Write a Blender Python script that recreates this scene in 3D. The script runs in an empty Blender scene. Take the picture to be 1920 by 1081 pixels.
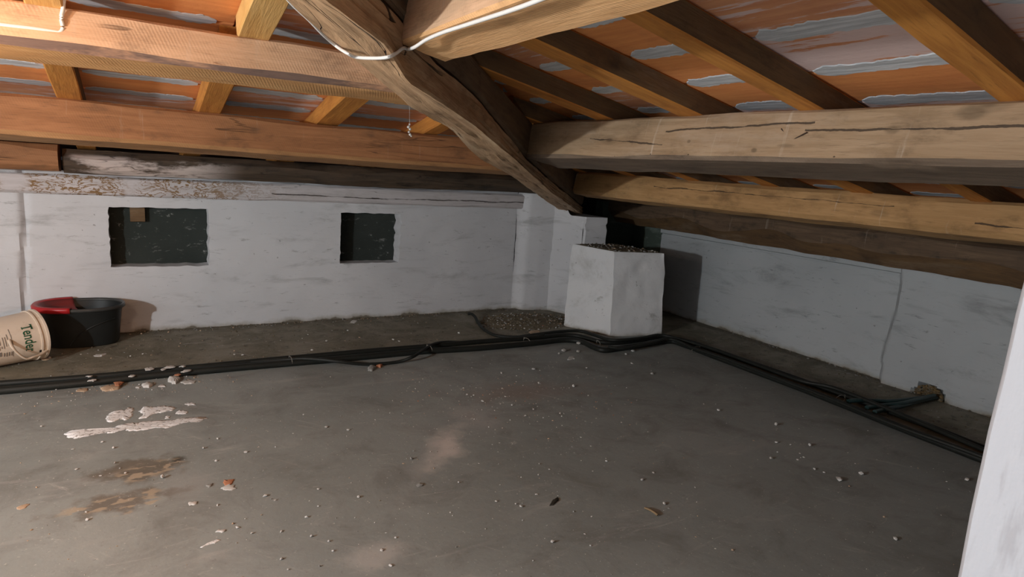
import bpy, bmesh, math, random
from mathutils import Vector, Matrix, noise
random.seed(7)
S = bpy.context.scene
COL = S.collection

# ------------------------------------------------------------------ camera
W, H, F = 1920, 1081, 1183.883
yaw, pitch, roll = math.radians(31.3719), math.radians(10.63196), math.radians(3.98442)
fw = Vector((math.sin(yaw)*math.cos(pitch), math.cos(yaw)*math.cos(pitch), -math.sin(pitch)))
rt = Vector((math.cos(yaw), -math.sin(yaw), 0)); upv = rt.cross(fw)
R_ = math.cos(roll)*rt + math.sin(roll)*upv
U_ = -math.sin(roll)*rt + math.cos(roll)*upv
CAMPOS = Vector((0, 0, 0.9))
cd = bpy.data.cameras.new('camera'); cam = bpy.data.objects.new('camera', cd); COL.objects.link(cam)
cd.sensor_width = 36; cd.sensor_fit = 'HORIZONTAL'; cd.lens = F/W*36; cd.clip_start = .02
cam.matrix_world = Matrix(((R_.x, U_.x, -fw.x, 0), (R_.y, U_.y, -fw.y, 0), (R_.z, U_.z, -fw.z, .9), (0, 0, 0, 1)))
S.camera = cam

# ------------------------------------------------------------------ world, lamps, exposure
S.view_settings.view_transform = 'Standard'; S.view_settings.look = 'None'
S.view_settings.gamma = 1; S.view_settings.use_curve_mapping = False
S.view_settings.exposure = 0.12
wd = bpy.data.worlds.new('world'); S.world = wd; wd.use_nodes = True
wd.node_tree.nodes['Background'].inputs[0].default_value = (.62, .66, .7, 1)
wd.node_tree.nodes['Background'].inputs[1].default_value = 0.02

def lamp(name, kind, loc, power, color, size, target=None, spot=None, blend=.5):
    l = bpy.data.lights.new(name, kind); l.energy = power; l.color = color
    if kind in ('POINT', 'SPOT'): l.shadow_soft_size = size
    if kind == 'AREA': l.size = size
    if spot: l.spot_size = math.radians(spot); l.spot_blend = blend
    o = bpy.data.objects.new(name, l); COL.objects.link(o); o.location = loc
    if target is not None:
        o.rotation_euler = (Vector(target)-Vector(loc)).to_track_quat('-Z', 'Y').to_euler()
    return o
lamp('bulb_light', 'POINT', (-1.75, .90, .90), 138, (.92, .97, 1), .035)
lamp('warm_bulb_light', 'POINT', (-.52, 1.47, 1.03), 8.5, (1, .64, .38), .03)
lamp('camera_fill', 'POINT', (-.10, .0, .74), 4.3, (.93, .96, 1), .03)  # weak fill added near the camera to lift undersides and the right side
lamp('added_warm_spot', 'SPOT', (.27, -1.6, 1.0), 100, (1, .50, .25), .05, (-.35, 2.6, .4), 60, .4)  # warm spot added behind the camera to tint the left side

# ------------------------------------------------------------------ helpers
def ray(x, y): return R_*((x-W/2)/F) - U_*((y-H/2)/F) + fw
def onz(x, y, z=0.):
    d = ray(x, y); return CAMPOS + d*((z-CAMPOS.z)/d.z)
def ony(x, y, Y):
    d = ray(x, y); return CAMPOS + d*(Y/d.y)
def onx(x, y, X):
    d = ray(x, y); return CAMPOS + d*(X/d.x)
def onk(x, y, k):
    d = ray(x, y); return CAMPOS + d*(k/(d.x-d.y))

def tag(o, label=None, cat=None, group=None, kind=None):
    if label: o['label'] = label
    if cat: o['category'] = cat
    if group: o['group'] = group
    if kind: o['kind'] = kind
    return o
def mesh(name, verts, faces, mat=None, parent=None, smooth=False, mw=None):
    m = bpy.data.meshes.new(name); m.from_pydata([tuple(v) for v in verts], [], faces); m.update()
    o = bpy.data.objects.new(name, m); COL.objects.link(o)
    if mat: m.materials.append(mat)
    if smooth: m.polygons.foreach_set('use_smooth', [True]*len(m.polygons))
    if mw is not None: o.matrix_world = mw
    if parent:
        o.parent = parent; o.matrix_parent_inverse = parent.matrix_world.inverted()
    return o
def empty(name, loc):
    o = bpy.data.objects.new(name, None); COL.objects.link(o); o.location = loc; o.empty_display_size = .05
    bpy.context.view_layer.update(); return o
def recalc(o):
    bm = bmesh.new(); bm.from_mesh(o.data); bmesh.ops.recalc_face_normals(bm, faces=bm.faces); bm.to_mesh(o.data); bm.free(); return o
def n3(x, y, z, s=1.): return noise.noise(Vector((x*s, y*s, z*s)))
def fbm(x, y, z, s=1., o=4): return noise.fractal(Vector((x*s, y*s, z*s)), 1.0, 2.0, o)

def frame(p0, side_hint=(0, 0, 1)):
    pass

def timber(name, p0, p1, front, w, h, mat, rough=.003, wane=.01, parent=None, seg=.04, seed=0, bulge=0., taper=(1, 1), wanes=None):
    """sawn/hewn timber. p0,p1: the top-front edge at both ends; front: horizontal unit vector away from the front face."""
    p0, p1 = Vector(p0), Vector(p1); L = (p1-p0).length; ax = (p1-p0)/L
    back = Vector(front); back = (back-ax*back.dot(ax)).normalized()
    up = ax.cross(back)
    if up.z < 0: up = -up
    yv = up.cross(ax)
    sgn = 1 if yv.dot(back) > 0 else -1
    n = max(2, int(L/seg)); verts = []; faces = []
    wn = wanes or (wane,)*4   # top-front, bottom-front, bottom-back, top-back
    for i in range(n+1):
        t = i/n; x = t*L; k = taper[0]*(1-t)+taper[1]*t
        hh = h*k; ww = w
        prof = []
        def side(a, b, m):
            for j in range(m): prof.append((a[0]+(b[0]-a[0])*j/m, a[1]+(b[1]-a[1])*j/m))
        var = [wn[c]*(1+.8*n3(x*3, c*9, seed)) for c in range(4)]
        pts = [(0, -var[0]), (0, -hh+var[1]), (var[1], -hh), (ww-var[2], -hh), (ww, -hh+var[2]), (ww, -var[3]), (ww-var[3], 0), (var[0], 0)]
        ms = [4, 1, 4, 1, 3, 1, 2, 1]
        for c in range(8): side(pts[c], pts[(c+1) % 8], ms[c])
        for j, (a, b) in enumerate(prof):
            cx, cy = a-ww/2, b+hh/2
            d = rough*(fbm(x*2.2, a*9+seed*3.1, b*9, 1.6, 3)) + rough*.35*n3(x*14, a*40, b*40+seed)
            s = 1+d/max(.02, math.hypot(cx, cy))
            bow = bulge*math.sin(math.pi*t)
            verts.append((x, sgn*(ww/2+cx*s), -hh/2+cy*s+bow + rough*1.2*n3(x*.9, seed*5.3, 0)))
    m = len(verts)//(n+1)
    for i in range(n):
        for j in range(m):
            a = i*m+j; b = i*m+(j+1) % m
            faces.append((a, b, b+m, a+m))
    faces.append(tuple(range(m))); faces.append(tuple(n*m+j for j in range(m)))
    M = Matrix(((ax.x, yv.x, up.x, p0.x), (ax.y, yv.y, up.y, p0.y), (ax.z, yv.z, up.z, p0.z), (0, 0, 0, 1)))
    o = mesh(name, verts, faces, mat, parent, True, M); recalc(o)
    o.data.set_sharp_from_angle(angle=math.radians(38))
    return o

def box(name, c0, c1, mat, parent=None, bev=0.):
    bm = bmesh.new(); bmesh.ops.create_cube(bm, size=1)
    c0, c1 = Vector(c0), Vector(c1); ce = (c0+c1)/2
    bmesh.ops.scale(bm, vec=c1-c0, verts=bm.verts)
    if bev: bmesh.ops.bevel(bm, geom=bm.edges[:], offset=bev, segments=2, profile=.5, affect='EDGES')
    m = bpy.data.meshes.new(name); bm.to_mesh(m); bm.free()
    o = bpy.data.objects.new(name, m); COL.objects.link(o); o.location = ce; m.materials.append(mat)
    if parent:
        bpy.context.view_layer.update(); o.parent = parent; o.matrix_parent_inverse = parent.matrix_world.inverted()
    return o

def smoothpath(pts, sub=6):
    pts = [Vector(p) for p in pts]; out = []
    for i in range(len(pts)-1):
        a = pts[max(i-1, 0)]; b = pts[i]; c = pts[i+1]; d = pts[min(i+2, len(pts)-1)]
        for j in range(sub):
            t = j/sub
            out.append(.5*((2*b)+(c-a)*t+(2*a-5*b+4*c-d)*t*t+(3*b-a-3*c+d)*t**3))
    out.append(pts[-1]); return out
def tube(name, pts, r, mat, parent=None, sub=6, k=10, squash=1., rings=0.):
    P = smoothpath(pts, sub); V = []; Fc = []
    o0 = P[0].copy()
    for i, p in enumerate(P):
        t = (P[min(i+1, len(P)-1)]-P[max(i-1, 0)]).normalized()
        s = t.cross(Vector((0, 0, 1)))
        if s.length < .05: s = t.cross(Vector((0, 1, 0)))
        s.normalize(); u = s.cross(t)
        rr = r*(1+rings*(i % 2))
        for j in range(k):
            a = 2*math.pi*j/k; V.append(p-o0+s*math.cos(a)*rr+u*math.sin(a)*rr*squash)
    for i in range(len(P)-1):
        for j in range(k):
            a = i*k+j; b = i*k+(j+1) % k; Fc.append((a, b, b+k, a+k))
    Fc.append(tuple(range(k))); Fc.append(tuple((len(P)-1)*k+j for j in range(k)))
    o = mesh(name, V, Fc, mat, parent, True, Matrix.Translation(o0)); recalc(o); o.data.set_sharp_from_angle(angle=math.radians(50)); return o

# ------------------------------------------------------------------ materials
class N:
    def __init__(s, name, rough=.8):
        s.m = bpy.data.materials.new(name); s.m.use_nodes = True; s.t = s.m.node_tree; s.b = s.t.nodes['Principled BSDF']
        s.b.inputs['Roughness'].default_value = rough; s.b.inputs['Specular IOR Level'].default_value = .3
        s.tc = s.t.nodes.new('ShaderNodeTexCoord'); s.oi = s.t.nodes.new('ShaderNodeObjectInfo')
    def lk(s, a, b): s.t.links.new(a, b)
    def inp(s, sock, v):
        if isinstance(v, bpy.types.NodeSocket): s.lk(v, sock)
        else: sock.default_value = v if not (isinstance(v, tuple) and len(v) == 3 and sock.type == 'RGBA') else (*v, 1)
    def obj(s, scale=(1, 1, 1), rnd=False, world=False):
        m = s.t.nodes.new('ShaderNodeMapping'); m.inputs['Scale'].default_value = scale
        if world:
            g = s.t.nodes.new('ShaderNodeNewGeometry'); s.lk(g.outputs['Position'], m.inputs['Vector'])
        else: s.lk(s.tc.outputs['Object'], m.inputs['Vector'])
        if rnd:
            v = s.t.nodes.new('ShaderNodeVectorMath'); v.operation = 'SCALE'; v.inputs[0].default_value = (17, 31, 23)
            s.lk(s.oi.outputs['Random'], v.inputs['Scale']); s.lk(v.outputs[0], m.inputs['Location'])
        return m.outputs[0]
    def noise(s, vec, scale=5, detail=4, rough=.55, dist=0, out='Fac'):
        n = s.t.nodes.new('ShaderNodeTexNoise'); s.lk(vec, n.inputs['Vector'])
        n.inputs['Scale'].default_value = scale; n.inputs['Detail'].default_value = detail; n.inputs['Roughness'].default_value = rough; n.inputs['Distortion'].default_value = dist
        return n.outputs[out]
    def vor(s, vec, scale=5, feature='F1', out='Distance'):
        n = s.t.nodes.new('ShaderNodeTexVoronoi'); n.feature = feature; s.lk(vec, n.inputs['Vector']); n.inputs['Scale'].default_value = scale
        return n.outputs[out]
    def wave(s, vec, scale, dist=2, axis='X', detail=2):
        n = s.t.nodes.new('ShaderNodeTexWave'); n.bands_direction = axis; s.lk(vec, n.inputs['Vector']); n.inputs['Scale'].default_value = scale
        n.inputs['Distortion'].default_value = dist; n.inputs['Detail'].default_value = detail; return n.outputs['Fac']
    def ramp(s, fac, a, b, lo=0., hi=1.):
        n = s.t.nodes.new('ShaderNodeMapRange'); s.lk(fac, n.inputs[0]); n.inputs[1].default_value = a; n.inputs[2].default_value = b
        n.inputs[3].default_value = lo; n.inputs[4].default_value = hi; n.interpolation_type = 'SMOOTHSTEP'; return n.outputs[0]
    def math(s, op, a, b=0.):
        n = s.t.nodes.new('ShaderNodeMath'); n.operation = op; s.inp(n.inputs[0], a); s.inp(n.inputs[1], b); return n.outputs[0]
    def mix(s, f, a, b, mode='MIX'):
        n = s.t.nodes.new('ShaderNodeMix'); n.data_type = 'RGBA'; n.blend_type = mode; s.inp(n.inputs[0], f); s.inp(n.inputs[6], a); s.inp(n.inputs[7], b); return n.outputs[2]
    def bump(s, h, strength=.3, dist=.01, prev=None):
        n = s.t.nodes.new('ShaderNodeBump'); s.lk(h, n.inputs['Height']); n.inputs['Strength'].default_value = strength; n.inputs['Distance'].default_value = dist
        if prev: s.lk(prev, n.inputs['Normal'])
        return n.outputs[0]
    def xyz(s, vec):
        n = s.t.nodes.new('ShaderNodeSeparateXYZ'); s.lk(vec, n.inputs[0]); return n.outputs
    def blob(s, cx, cy, rx, ry, ang=0, dist=.35, nscale=4, soft=.5, axes=(0, 1)):
        """soft-edged patch fixed on the surface: 1 inside, 0 outside, with a ragged rim"""
        p = s.xyz(s.obj(world=True)); x = s.math('SUBTRACT', p[axes[0]], cx); y = s.math('SUBTRACT', p[axes[1]], cy)
        c, d = math.cos(ang), math.sin(ang)
        u = s.math('DIVIDE', s.math('ADD', s.math('MULTIPLY', x, c), s.math('MULTIPLY', y, d)), rx)
        v = s.math('DIVIDE', s.math('SUBTRACT', s.math('MULTIPLY', y, c), s.math('MULTIPLY', x, d)), ry)
        r = s.math('SQRT', s.math('ADD', s.math('MULTIPLY', u, u), s.math('MULTIPLY', v, v)))
        nz = s.noise(s.obj(world=True), nscale, 5, .6)
        r = s.math('ADD', r, s.math('MULTIPLY', s.math('SUBTRACT', nz, .5), dist*4))
        return s.ramp(r, 1.0, 1.0-soft, 0, 1)
    def done(s, col, nrm=None, rough=None):
        s.inp(s.b.inputs['Base Color'], col)
        if nrm is not None: s.lk(nrm, s.b.inputs['Normal'])
        if rough is not None: s.inp(s.b.inputs['Roughness'], rough)
        return s.m

def wood(name, light, mid, dark, saw=0., drips=0., grime=.3, rough=.75, pale=None, palef=.5, stretch=(1.3, 16, 16), cracks=.0, knots=.5, worm=None, bstr=.5, marks=None):
    n = N(name, rough); v = n.obj(stretch, True); vb = n.obj((1, 1, 1), True); v2 = n.obj((2.5, 5, 5), True)
    g = n.noise(v, 3.0, 7, .6, .8); g2 = n.noise(v, 14, 3, .6)
    col = n.mix(n.ramp(g, .3, .7), mid, light)
    col = n.mix(n.ramp(g2, .55, .8, 0, .55), col, dark)
    col = n.mix(n.ramp(n.noise(v2, 1.6, 4, .6), .42, .72, 0, .8), col, mid)
    gr = n.noise(v2, 3.2, 6, .7)
    col = n.mix(n.ramp(gr, .5, .72, 0, grime), col, dark)
    h = n.math('ADD', n.math('MULTIPLY', g, .6), n.math('MULTIPLY', g2, .4))
    if knots:
        kv = n.vor(n.obj((3.2, 9, 9), True), 1.2); k = n.ramp(kv, .10, .03, 0, knots); col = n.mix(k, col, dark)
        ring = n.ramp(kv, .2, .12, 0, .35*knots); col = n.mix(ring, col, dark)
    if saw:
        sv = n.t.nodes.new('ShaderNodeMapping'); sv.inputs['Rotation'].default_value = (0, math.radians(24), math.radians(16)); n.lk(n.tc.outputs['Object'], sv.inputs['Vector'])
        w = n.wave(sv.outputs[0], 46, 2.5, 'X', 3); wm = n.math('MULTIPLY', w, n.ramp(n.noise(v2, 2.2, 3), .35, .65, .1, 1)); col = n.mix(n.math('MULTIPLY', wm, saw*.16), col, dark)
        h = n.math('ADD', h, n.math('MULTIPLY', wm, saw*.12))
    if pale:
        pv = n.noise(n.obj((.9, 3, 3), True), 2.6, 6, .7); pf = n.ramp(pv, .5, .68, 0, palef)
        if name.startswith('half'):
            q_ = n.xyz(n.obj(world=True)); pf = n.math('MULTIPLY', n.math('MULTIPLY', n.ramp(pv, .42, .55, 0, palef), n.ramp(q_[0], .48, .22, 0, 1)), n.math('MULTIPLY', n.ramp(q_[2], .845, .825, 0, 1), n.ramp(q_[0], -.24, -.2, 0, 1)))
        col = n.mix(pf, col, pale)
    if drips:
        dv = n.noise(n.obj((16, 1.0, 1.3), True), 2.2, 4, .6); col = n.mix(n.ramp(dv, .63, .78, 0, drips), col, (.62, .53, .43))
    if cracks:
        cv = n.noise(n.obj((.55, 9, 9), True), 1.9, 3, .45, .3)
        c = n.ramp(n.math('ABSOLUTE', n.math('SUBTRACT', cv, .5)), .008, .002, 0, cracks)
        msk = n.ramp(n.noise(vb, 2.3, 2), .48, .58); c = n.math('MULTIPLY', c, msk); col = n.mix(c, col, (.015, .01, .007)); h = n.math('SUBTRACT', h, n.math('MULTIPLY', c, 2.5))
    if marks:
        q = n.xyz(n.obj(world=True))
        spec = {'B2': (1, [(.93, 1.40, 1.047, .03), (.45, .95, 1.034, -.01), (1.4, 1.75, 1.012, -.06)]), 'B3': (1, [(1.2, 2.35, .866, .0), (.45, .95, .84, .03)]), 'WP': (0, [(.62, 1.25, .690, .01), (1.15, 2.15, .694, -.008)])}[marks]
        u = q[spec[0]]; nz = n.math('MULTIPLY', n.math('SUBTRACT', n.noise(n.obj(world=True), 7, 5, .6), .5), .022)
        for (u0, u1, z0, sl) in spec[1]:
            zc = n.math('ADD', n.math('MULTIPLY', n.math('SUBTRACT', u, (u0+u1)/2), sl*-1), z0); zc = n.math('ADD', zc, nz)
            dz = n.math('ABSOLUTE', n.math('SUBTRACT', q[2], zc)); wd_ = n.math('MULTIPLY', n.ramp(n.noise(n.obj(world=True), 11, 2), .35, .6, .2, 1), .0026 if marks != 'WP' else .0032)
            c = n.math('LESS_THAN', dz, wd_); c = n.math('MULTIPLY', c, n.math('MULTIPLY', n.math('GREATER_THAN', u, u0), n.math('LESS_THAN', u, u1)))
            col = n.mix(n.math('MULTIPLY', c, .85), col, (.03, .02, .014)); h = n.math('SUBTRACT', h, n.math('MULTIPLY', c, 3.))
        if marks == 'B2':
            for (yy, zz, ry, rz_, st_) in [(1.076, .988, .012, .008, .7), (.612, 1.062, .035, .018, .6), (.75, 1.032, .02, .012, .5), (.99, 1.0, .03, .006, .5), (1.30, 1.01, .008, .006, .6)]:
                col = n.mix(n.math('MULTIPLY', n.blob(yy, zz, ry, rz_, 0, .12, 40, .6, axes=(1, 2)), st_), col, (.12, .08, .045))
            for (yy) in (1.60, 1.53, 1.44, 1.36, 1.29, 1.18, 1.14, .86, .74):
                col = n.mix(n.math('MULTIPLY', n.blob(yy, .968+.008*math.sin(yy*31), .0035, .0022, 0, .1, 60, .5, axes=(1, 2)), .9), col, (.04, .025, .015))
    if worm:
        wv = n.noise(n.obj((7, 12, 16), True), 2.3, 4, .6, 1.6)
        c = n.ramp(n.math('ABSOLUTE', n.math('SUBTRACT', wv, .5)), .05, .02, 0, 1.)
        p = n.xyz(n.obj(world=True)); near = n.ramp(p[0], .85, .2, 0, 1)
        blot = n.ramp(n.noise(n.obj((5, 10, 14), True), 2.6, 5, .65), .57, .63)
        msk = n.math('MULTIPLY', n.ramp(n.noise(vb, 5, 3), .36, .48), near)
        col = n.mix(n.math('MULTIPLY', n.math('MAXIMUM', c, blot), msk), col, worm)
    return n.done(col, n.bump(h, bstr, .004))

M = {}
M['purlin_pink'] = wood('sawn_pinkish_timber', (.70, .45, .28), (.60, .37, .22), (.22, .145, .09), saw=1., drips=.25, grime=.5, cracks=.5, knots=.6)
M['purlin_red'] = wood('sawn_reddish_timber', (.36, .165, .072), (.27, .12, .05), (.11, .06, .032), saw=.6, drips=.3, grime=.55, cracks=.6)
M['purlin_tan'] = wood('old_tan_timber', (.37, .255, .155), (.28, .185, .105), (.11, .07, .04), drips=.55, grime=.5, cracks=.0, knots=.9, pale=(.46, .36, .27), palef=.35, marks='B2')
M['purlin_gold'] = wood('golden_brown_timber', (.50, .295, .13), (.37, .21, .085), (.10, .06, .03), drips=.75, grime=.5, cracks=.0, knots=.9, marks='B3')
M['purlin_dark'] = wood('dark_log', (.17, .11, .065), (.10, .065, .04), (.03, .023, .016), drips=.35, grime=.8, cracks=.3, knots=.5)
M['log_peeled'] = wood('half_painted_log', (.11, .072, .045), (.06, .042, .028), (.02, .015, .011), grime=.8, cracks=.6, knots=.3, pale=(.60, .50, .45), palef=.9)
M['plate_paint'] = wood('limewashed_timber', (.58, .54, .54), (.50, .465, .46), (.30, .27, .24), grime=.35, cracks=.4, knots=.2, marks='WP', worm=(.23, .135, .06), rough=.85)
M['hip_log'] = wood('hewn_brown_timber', (.52, .345, .20), (.36, .225, .125), (.09, .055, .03), grime=.55, cracks=.9, knots=.6, pale=(.62, .47, .31), palef=.7, bstr=1., stretch=(1.6, 22, 22))
M['hip_upper'] = wood('dark_brown_timber', (.20, .14, .085), (.14, .095, .06), (.05, .034, .02), grime=.6, cracks=.4, knots=.3)
M['rafter'] = wood('orange_softwood', (.60, .26, .055), (.44, .17, .035), (.16, .065, .018), grime=.35, cracks=0, knots=.4)
M['rafter_light'] = wood('yellow_softwood', (.66, .42, .16), (.56, .32, .10), (.28, .14, .05), saw=.3, grime=.25, cracks=0, knots=.4)

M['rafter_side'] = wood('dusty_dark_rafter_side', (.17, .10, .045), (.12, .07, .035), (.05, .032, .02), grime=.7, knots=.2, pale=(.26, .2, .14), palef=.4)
M['bark'] = wood('bark_edge', (.20, .13, .10), (.15, .10, .085), (.05, .035, .03), grime=.5, knots=0, pale=(.58, .33, .19), palef=.95)
M['sawn_yellow'] = wood('sawn_yellow_underside', (.64, .37, .16), (.53, .28, .11), (.20, .11, .05), saw=1.4, grime=.3)
M['sawn_orange'] = wood('sawn_orange_underside', (.80, .48, .235), (.68, .38, .17), (.27, .15, .07), saw=2., grime=.35, knots=.6)
M['sawn_brown'] = wood('sawn_brown_underside', (.44, .235, .10), (.34, .17, .07), (.12, .065, .035), saw=1., grime=.5)
M['dust_brown'] = wood('dusty_brown_underside', (.20, .145, .10), (.14, .10, .07), (.06, .042, .03), saw=.8, grime=.5, pale=(.30, .22, .16), palef=.4)
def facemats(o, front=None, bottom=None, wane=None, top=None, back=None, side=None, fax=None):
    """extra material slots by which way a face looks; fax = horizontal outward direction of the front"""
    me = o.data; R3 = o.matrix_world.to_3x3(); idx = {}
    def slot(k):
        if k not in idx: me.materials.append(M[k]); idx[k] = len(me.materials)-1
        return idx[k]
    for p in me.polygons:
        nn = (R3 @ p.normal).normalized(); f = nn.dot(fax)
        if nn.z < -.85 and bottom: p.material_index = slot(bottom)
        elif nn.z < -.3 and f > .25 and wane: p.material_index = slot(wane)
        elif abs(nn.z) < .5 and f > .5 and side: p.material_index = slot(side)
def terracotta(name, base, tint, smear):
    n = N(name, .85); v = n.obj((1, 1, 1), True); st = n.obj((2, 26, 10), True)
    g = n.noise(st, 2.2, 5, .6); col = n.mix(n.ramp(g, .3, .7), base, tint)
    col = n.mix(n.ramp(n.noise(v, 5, 5, .65), .5, .8, 0, .4), col, (.34, .13, .06))
    if smear:
        sm = n.noise(n.obj((2.2, 22, 10), True), 1.6, 6, .7); big = n.noise(v, 3.2, 3)
        f = n.ramp(n.math('ADD', n.math('MULTIPLY', sm, .9), n.math('MULTIPLY', big, .3)), .64-smear*.17, .70-smear*.17, 0, .85)
        col = n.mix(f, col, (.70, .57, .56))
    return n.done(col, n.bump(n.math('ADD', g, n.noise(v, 60, 3)), .3, .002))
M['tile'] = terracotta('terracotta_tile', (.80, .33, .11), (.70, .26, .085), .0)
M['tile2'] = terracotta('terracotta_tile_pale', (.68, .33, .17), (.58, .25, .13), .12)
M['tile_white'] = terracotta('terracotta_tile_whitened', (.66, .30, .15), (.56, .23, .11), .72)
n = N('grey_mortar', .9); g = n.noise(n.obj((6, 60, 20), True), 1.4, 6, .6); v = n.obj()
M['mortar'] = n.done(n.mix(n.ramp(g, .3, .7), (.42, .45, .475), (.66, .69, .72)), n.bump(g, .6, .004))
n = N('plain_deck', .9); M['deck'] = n.done(n.mix(n.noise(n.obj(), 8), (.20, .09, .05), (.26, .13, .08)))

def plaster(name, a, b, smudge, bluish=None, lowdirt=True, horiz=(2.2, 2.2, 9)):
    n = N(name, .9); v = n.obj(world=True); hv = n.obj(horiz, world=True)
    big = n.noise(v, 1.7, 4, .55); mid = n.noise(v, 6, 5, .6)
    col = n.mix(n.ramp(big, .3, .7), a, b)
    sm = n.noise(hv, 1.3, 6, .68, .5); col = n.mix(n.ramp(sm, .52, .76, 0, .6), col, smudge)
    sm2 = n.noise(hv, 4.5, 5, .7, .4); col = n.mix(n.ramp(sm2, .60, .72, 0, .7), col, smudge)
    sp = n.noise(v, 42, 2, .5); col = n.mix(n.ramp(sp, .73, .78, 0, .5), col, (.09, .08, .07))
    if lowdirt:
        p = n.xyz(v); z = n.math('ADD', p[2], n.math('MULTIPLY', n.math('SUBTRACT', mid, .5), .10))
        col = n.mix(n.ramp(z, .03, .0, 0, .6), col, (.27, .24, .18))
        col = n.mix(n.ramp(z, .006, -.004, 0, .9), col, (.13, .11, .08))
    h = n.math('ADD', n.math('MULTIPLY', n.noise(hv, 3, 6, .6), .7), n.math('MULTIPLY', n.noise(v, 30, 4, .6), .3))
    return n, col, n.bump(h, .6, .008)
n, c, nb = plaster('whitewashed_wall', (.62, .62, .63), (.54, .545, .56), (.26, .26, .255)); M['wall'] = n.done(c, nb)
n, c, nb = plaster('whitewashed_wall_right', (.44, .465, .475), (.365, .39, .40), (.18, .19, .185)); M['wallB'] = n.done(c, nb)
n, c, nb = plaster('whitewashed_pillar', (.72, .73, .73), (.64, .65, .66), (.38, .38, .36), horiz=(3, 3, 3)); M['pillar'] = n.done(c, nb)
n, c, nb = plaster('white_plaster_post', (.41, .42, .445), (.38, .39, .415), (.30, .30, .315), lowdirt=False, horiz=(4, 4, 1.2)); M['post'] = n.done(c, nb)
n, c, nb = plaster('green_shaded_wall', (.09, .12, .10), (.055, .07, .055), (.25, .29, .27), lowdirt=False); M['green'] = n.done(c, nb)  # wall colour darkened to hold the shade of the corner recess
n = N('dark_niche_masonry', .95); v = n.obj(world=True); g = n.noise(n.obj((2, 2, 5), world=True), 7, 6, .7)
c = n.mix(n.noise(v, 6, 4), (.02, .026, .023), (.045, .052, .046)); c = n.mix(n.ramp(g, .58, .70, 0, .6), c, (.26, .26, .25)); c = n.mix(n.ramp(n.noise(v, 24, 5, .7), .62, .70, 0, .6), c, (.35, .35, .34)); M['niche'] = n.done(c, n.bump(g, .7, .01))

# concrete floor
n = N('dusty_concrete_floor', .62); v = n.obj(world=True); p = n.xyz(v)
big = n.noise(v, 1.1, 5, .6); mid = n.noise(v, 5, 6, .65, .6); fine = n.noise(v, 45, 4, .6)
st = n.noise(n.obj((1.2, 5, 1), world=True), 2.2, 6, .65, .7)
col = n.mix(n.ramp(big, .3, .7), (.228, .25, .24), (.305, .33, .318))
col = n.mix(n.ramp(mid, .45, .75, 0, .75), col, (.17, .172, .16))
col = n.mix(n.ramp(st, .55, .75, 0, .6), col, (.39, .385, .37))
col = n.mix(n.ramp(n.noise(v, 16, 5, .7), .6, .75, 0, .25), col, (.38, .37, .35))
# olive dust on the strip between the conduits and the walls
wob = n.math('MULTIPLY', n.math('SUBTRACT', mid, .5), .12)
sy = n.ramp(n.math('ADD', p[1], wob), 2.70, 2.78); sx = n.ramp(n.math('ADD', n.math('ADD', p[0], n.math('MULTIPLY', p[1], -.04)), wob), 2.53, 2.62)
strip = n.math('MAXIMUM', sy, sx)
dust = n.mix(n.ramp(mid, .35, .65), (.215, .195, .145), (.15, .138, .10))
dust = n.mix(n.ramp(n.noise(v, 19, 5, .7), .56, .66, 0, .75), dust, (.055, .048, .035))
col = n.mix(strip, col, dust)
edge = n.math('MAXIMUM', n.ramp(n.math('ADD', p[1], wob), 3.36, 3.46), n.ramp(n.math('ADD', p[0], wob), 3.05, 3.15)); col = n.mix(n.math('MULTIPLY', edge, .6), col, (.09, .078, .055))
def fl(px, py): q = onz(px, py); return q.x, q.y
for (px, py, rx, ry, a, cc, st_, sf, ns) in [
    (840, 830, .22, .085, .9, (.60, .55, .51), .9, .9, 7), (700, 1045, .10, .07, .3, (.46, .45, .43), .6, .9, 9),
    (885, 775, .12, .22, -.3, (.40, .39, .375), .55, 1., 6), (990, 735, .42, .16, -.2, (.25, .19, .155), .55, 1., 5),
    (265, 880, .14, .10, .2, (.12, .095, .065), .75, .6, 12), (225, 940, .17, .06, .1, (.13, .10, .07), .7, .6, 14),
    (350, 910, .08, .12, .0, (.30, .30, .29), .4, .9, 6), (335, 860, .03, .03, 0, (.04, .035, .025), .9, .7, 14), (800, 860, .3, .05, .9, (.36, .36, .35), .4, .9, 8)]:
    x, y = fl(px, py); b = n.blob(x, y, rx, ry, a, .55, ns, sf); col = n.mix(n.math('MULTIPLY', b, st_), col, cc)
for (px, py, rx, ry, a) in [(282, 880, .09, .06, .3), (205, 942, .15, .035, .15), (262, 945, .08, .04, .2)]:
    x, y = fl(px, py); b = n.blob(x, y, rx, ry, a, .35, 9, .4); col = n.mix(n.math('MULTIPLY', n.math('MULTIPLY', b, n.ramp(n.noise(n.obj((1, 1.8, 1), world=True), 21, 2, .5), .50, .56)), .8), col, (.40, .33, .24))
sp = n.vor(v, 55); col = n.mix(n.math('MULTIPLY', n.ramp(sp, .14, .08), n.ramp(n.noise(v, 7, 3), .5, .62, 0, .8)), col, (.55, .54, .51))
scn = n.noise(n.obj((2.0, 9, 1), world=True), 3.2, 7, .75, 1.1); col = n.mix(n.ramp(scn, .58, .72, 0, .55), col, (.47, .46, .44))
m2 = n.t.nodes.new('ShaderNodeMapping'); m2.inputs['Rotation'].default_value = (0, 0, .9); n.lk(v, m2.inputs['Vector']); m3 = n.t.nodes.new('ShaderNodeMapping'); m3.inputs['Scale'].default_value = (1.2, 11, 1); n.lk(m2.outputs[0], m3.inputs['Vector'])
sc2 = n.noise(m3.outputs[0], 3.0, 7, .75, .8); col = n.mix(n.ramp(sc2, .58, .74, 0, .5), col, (.45, .44, .42))
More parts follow.
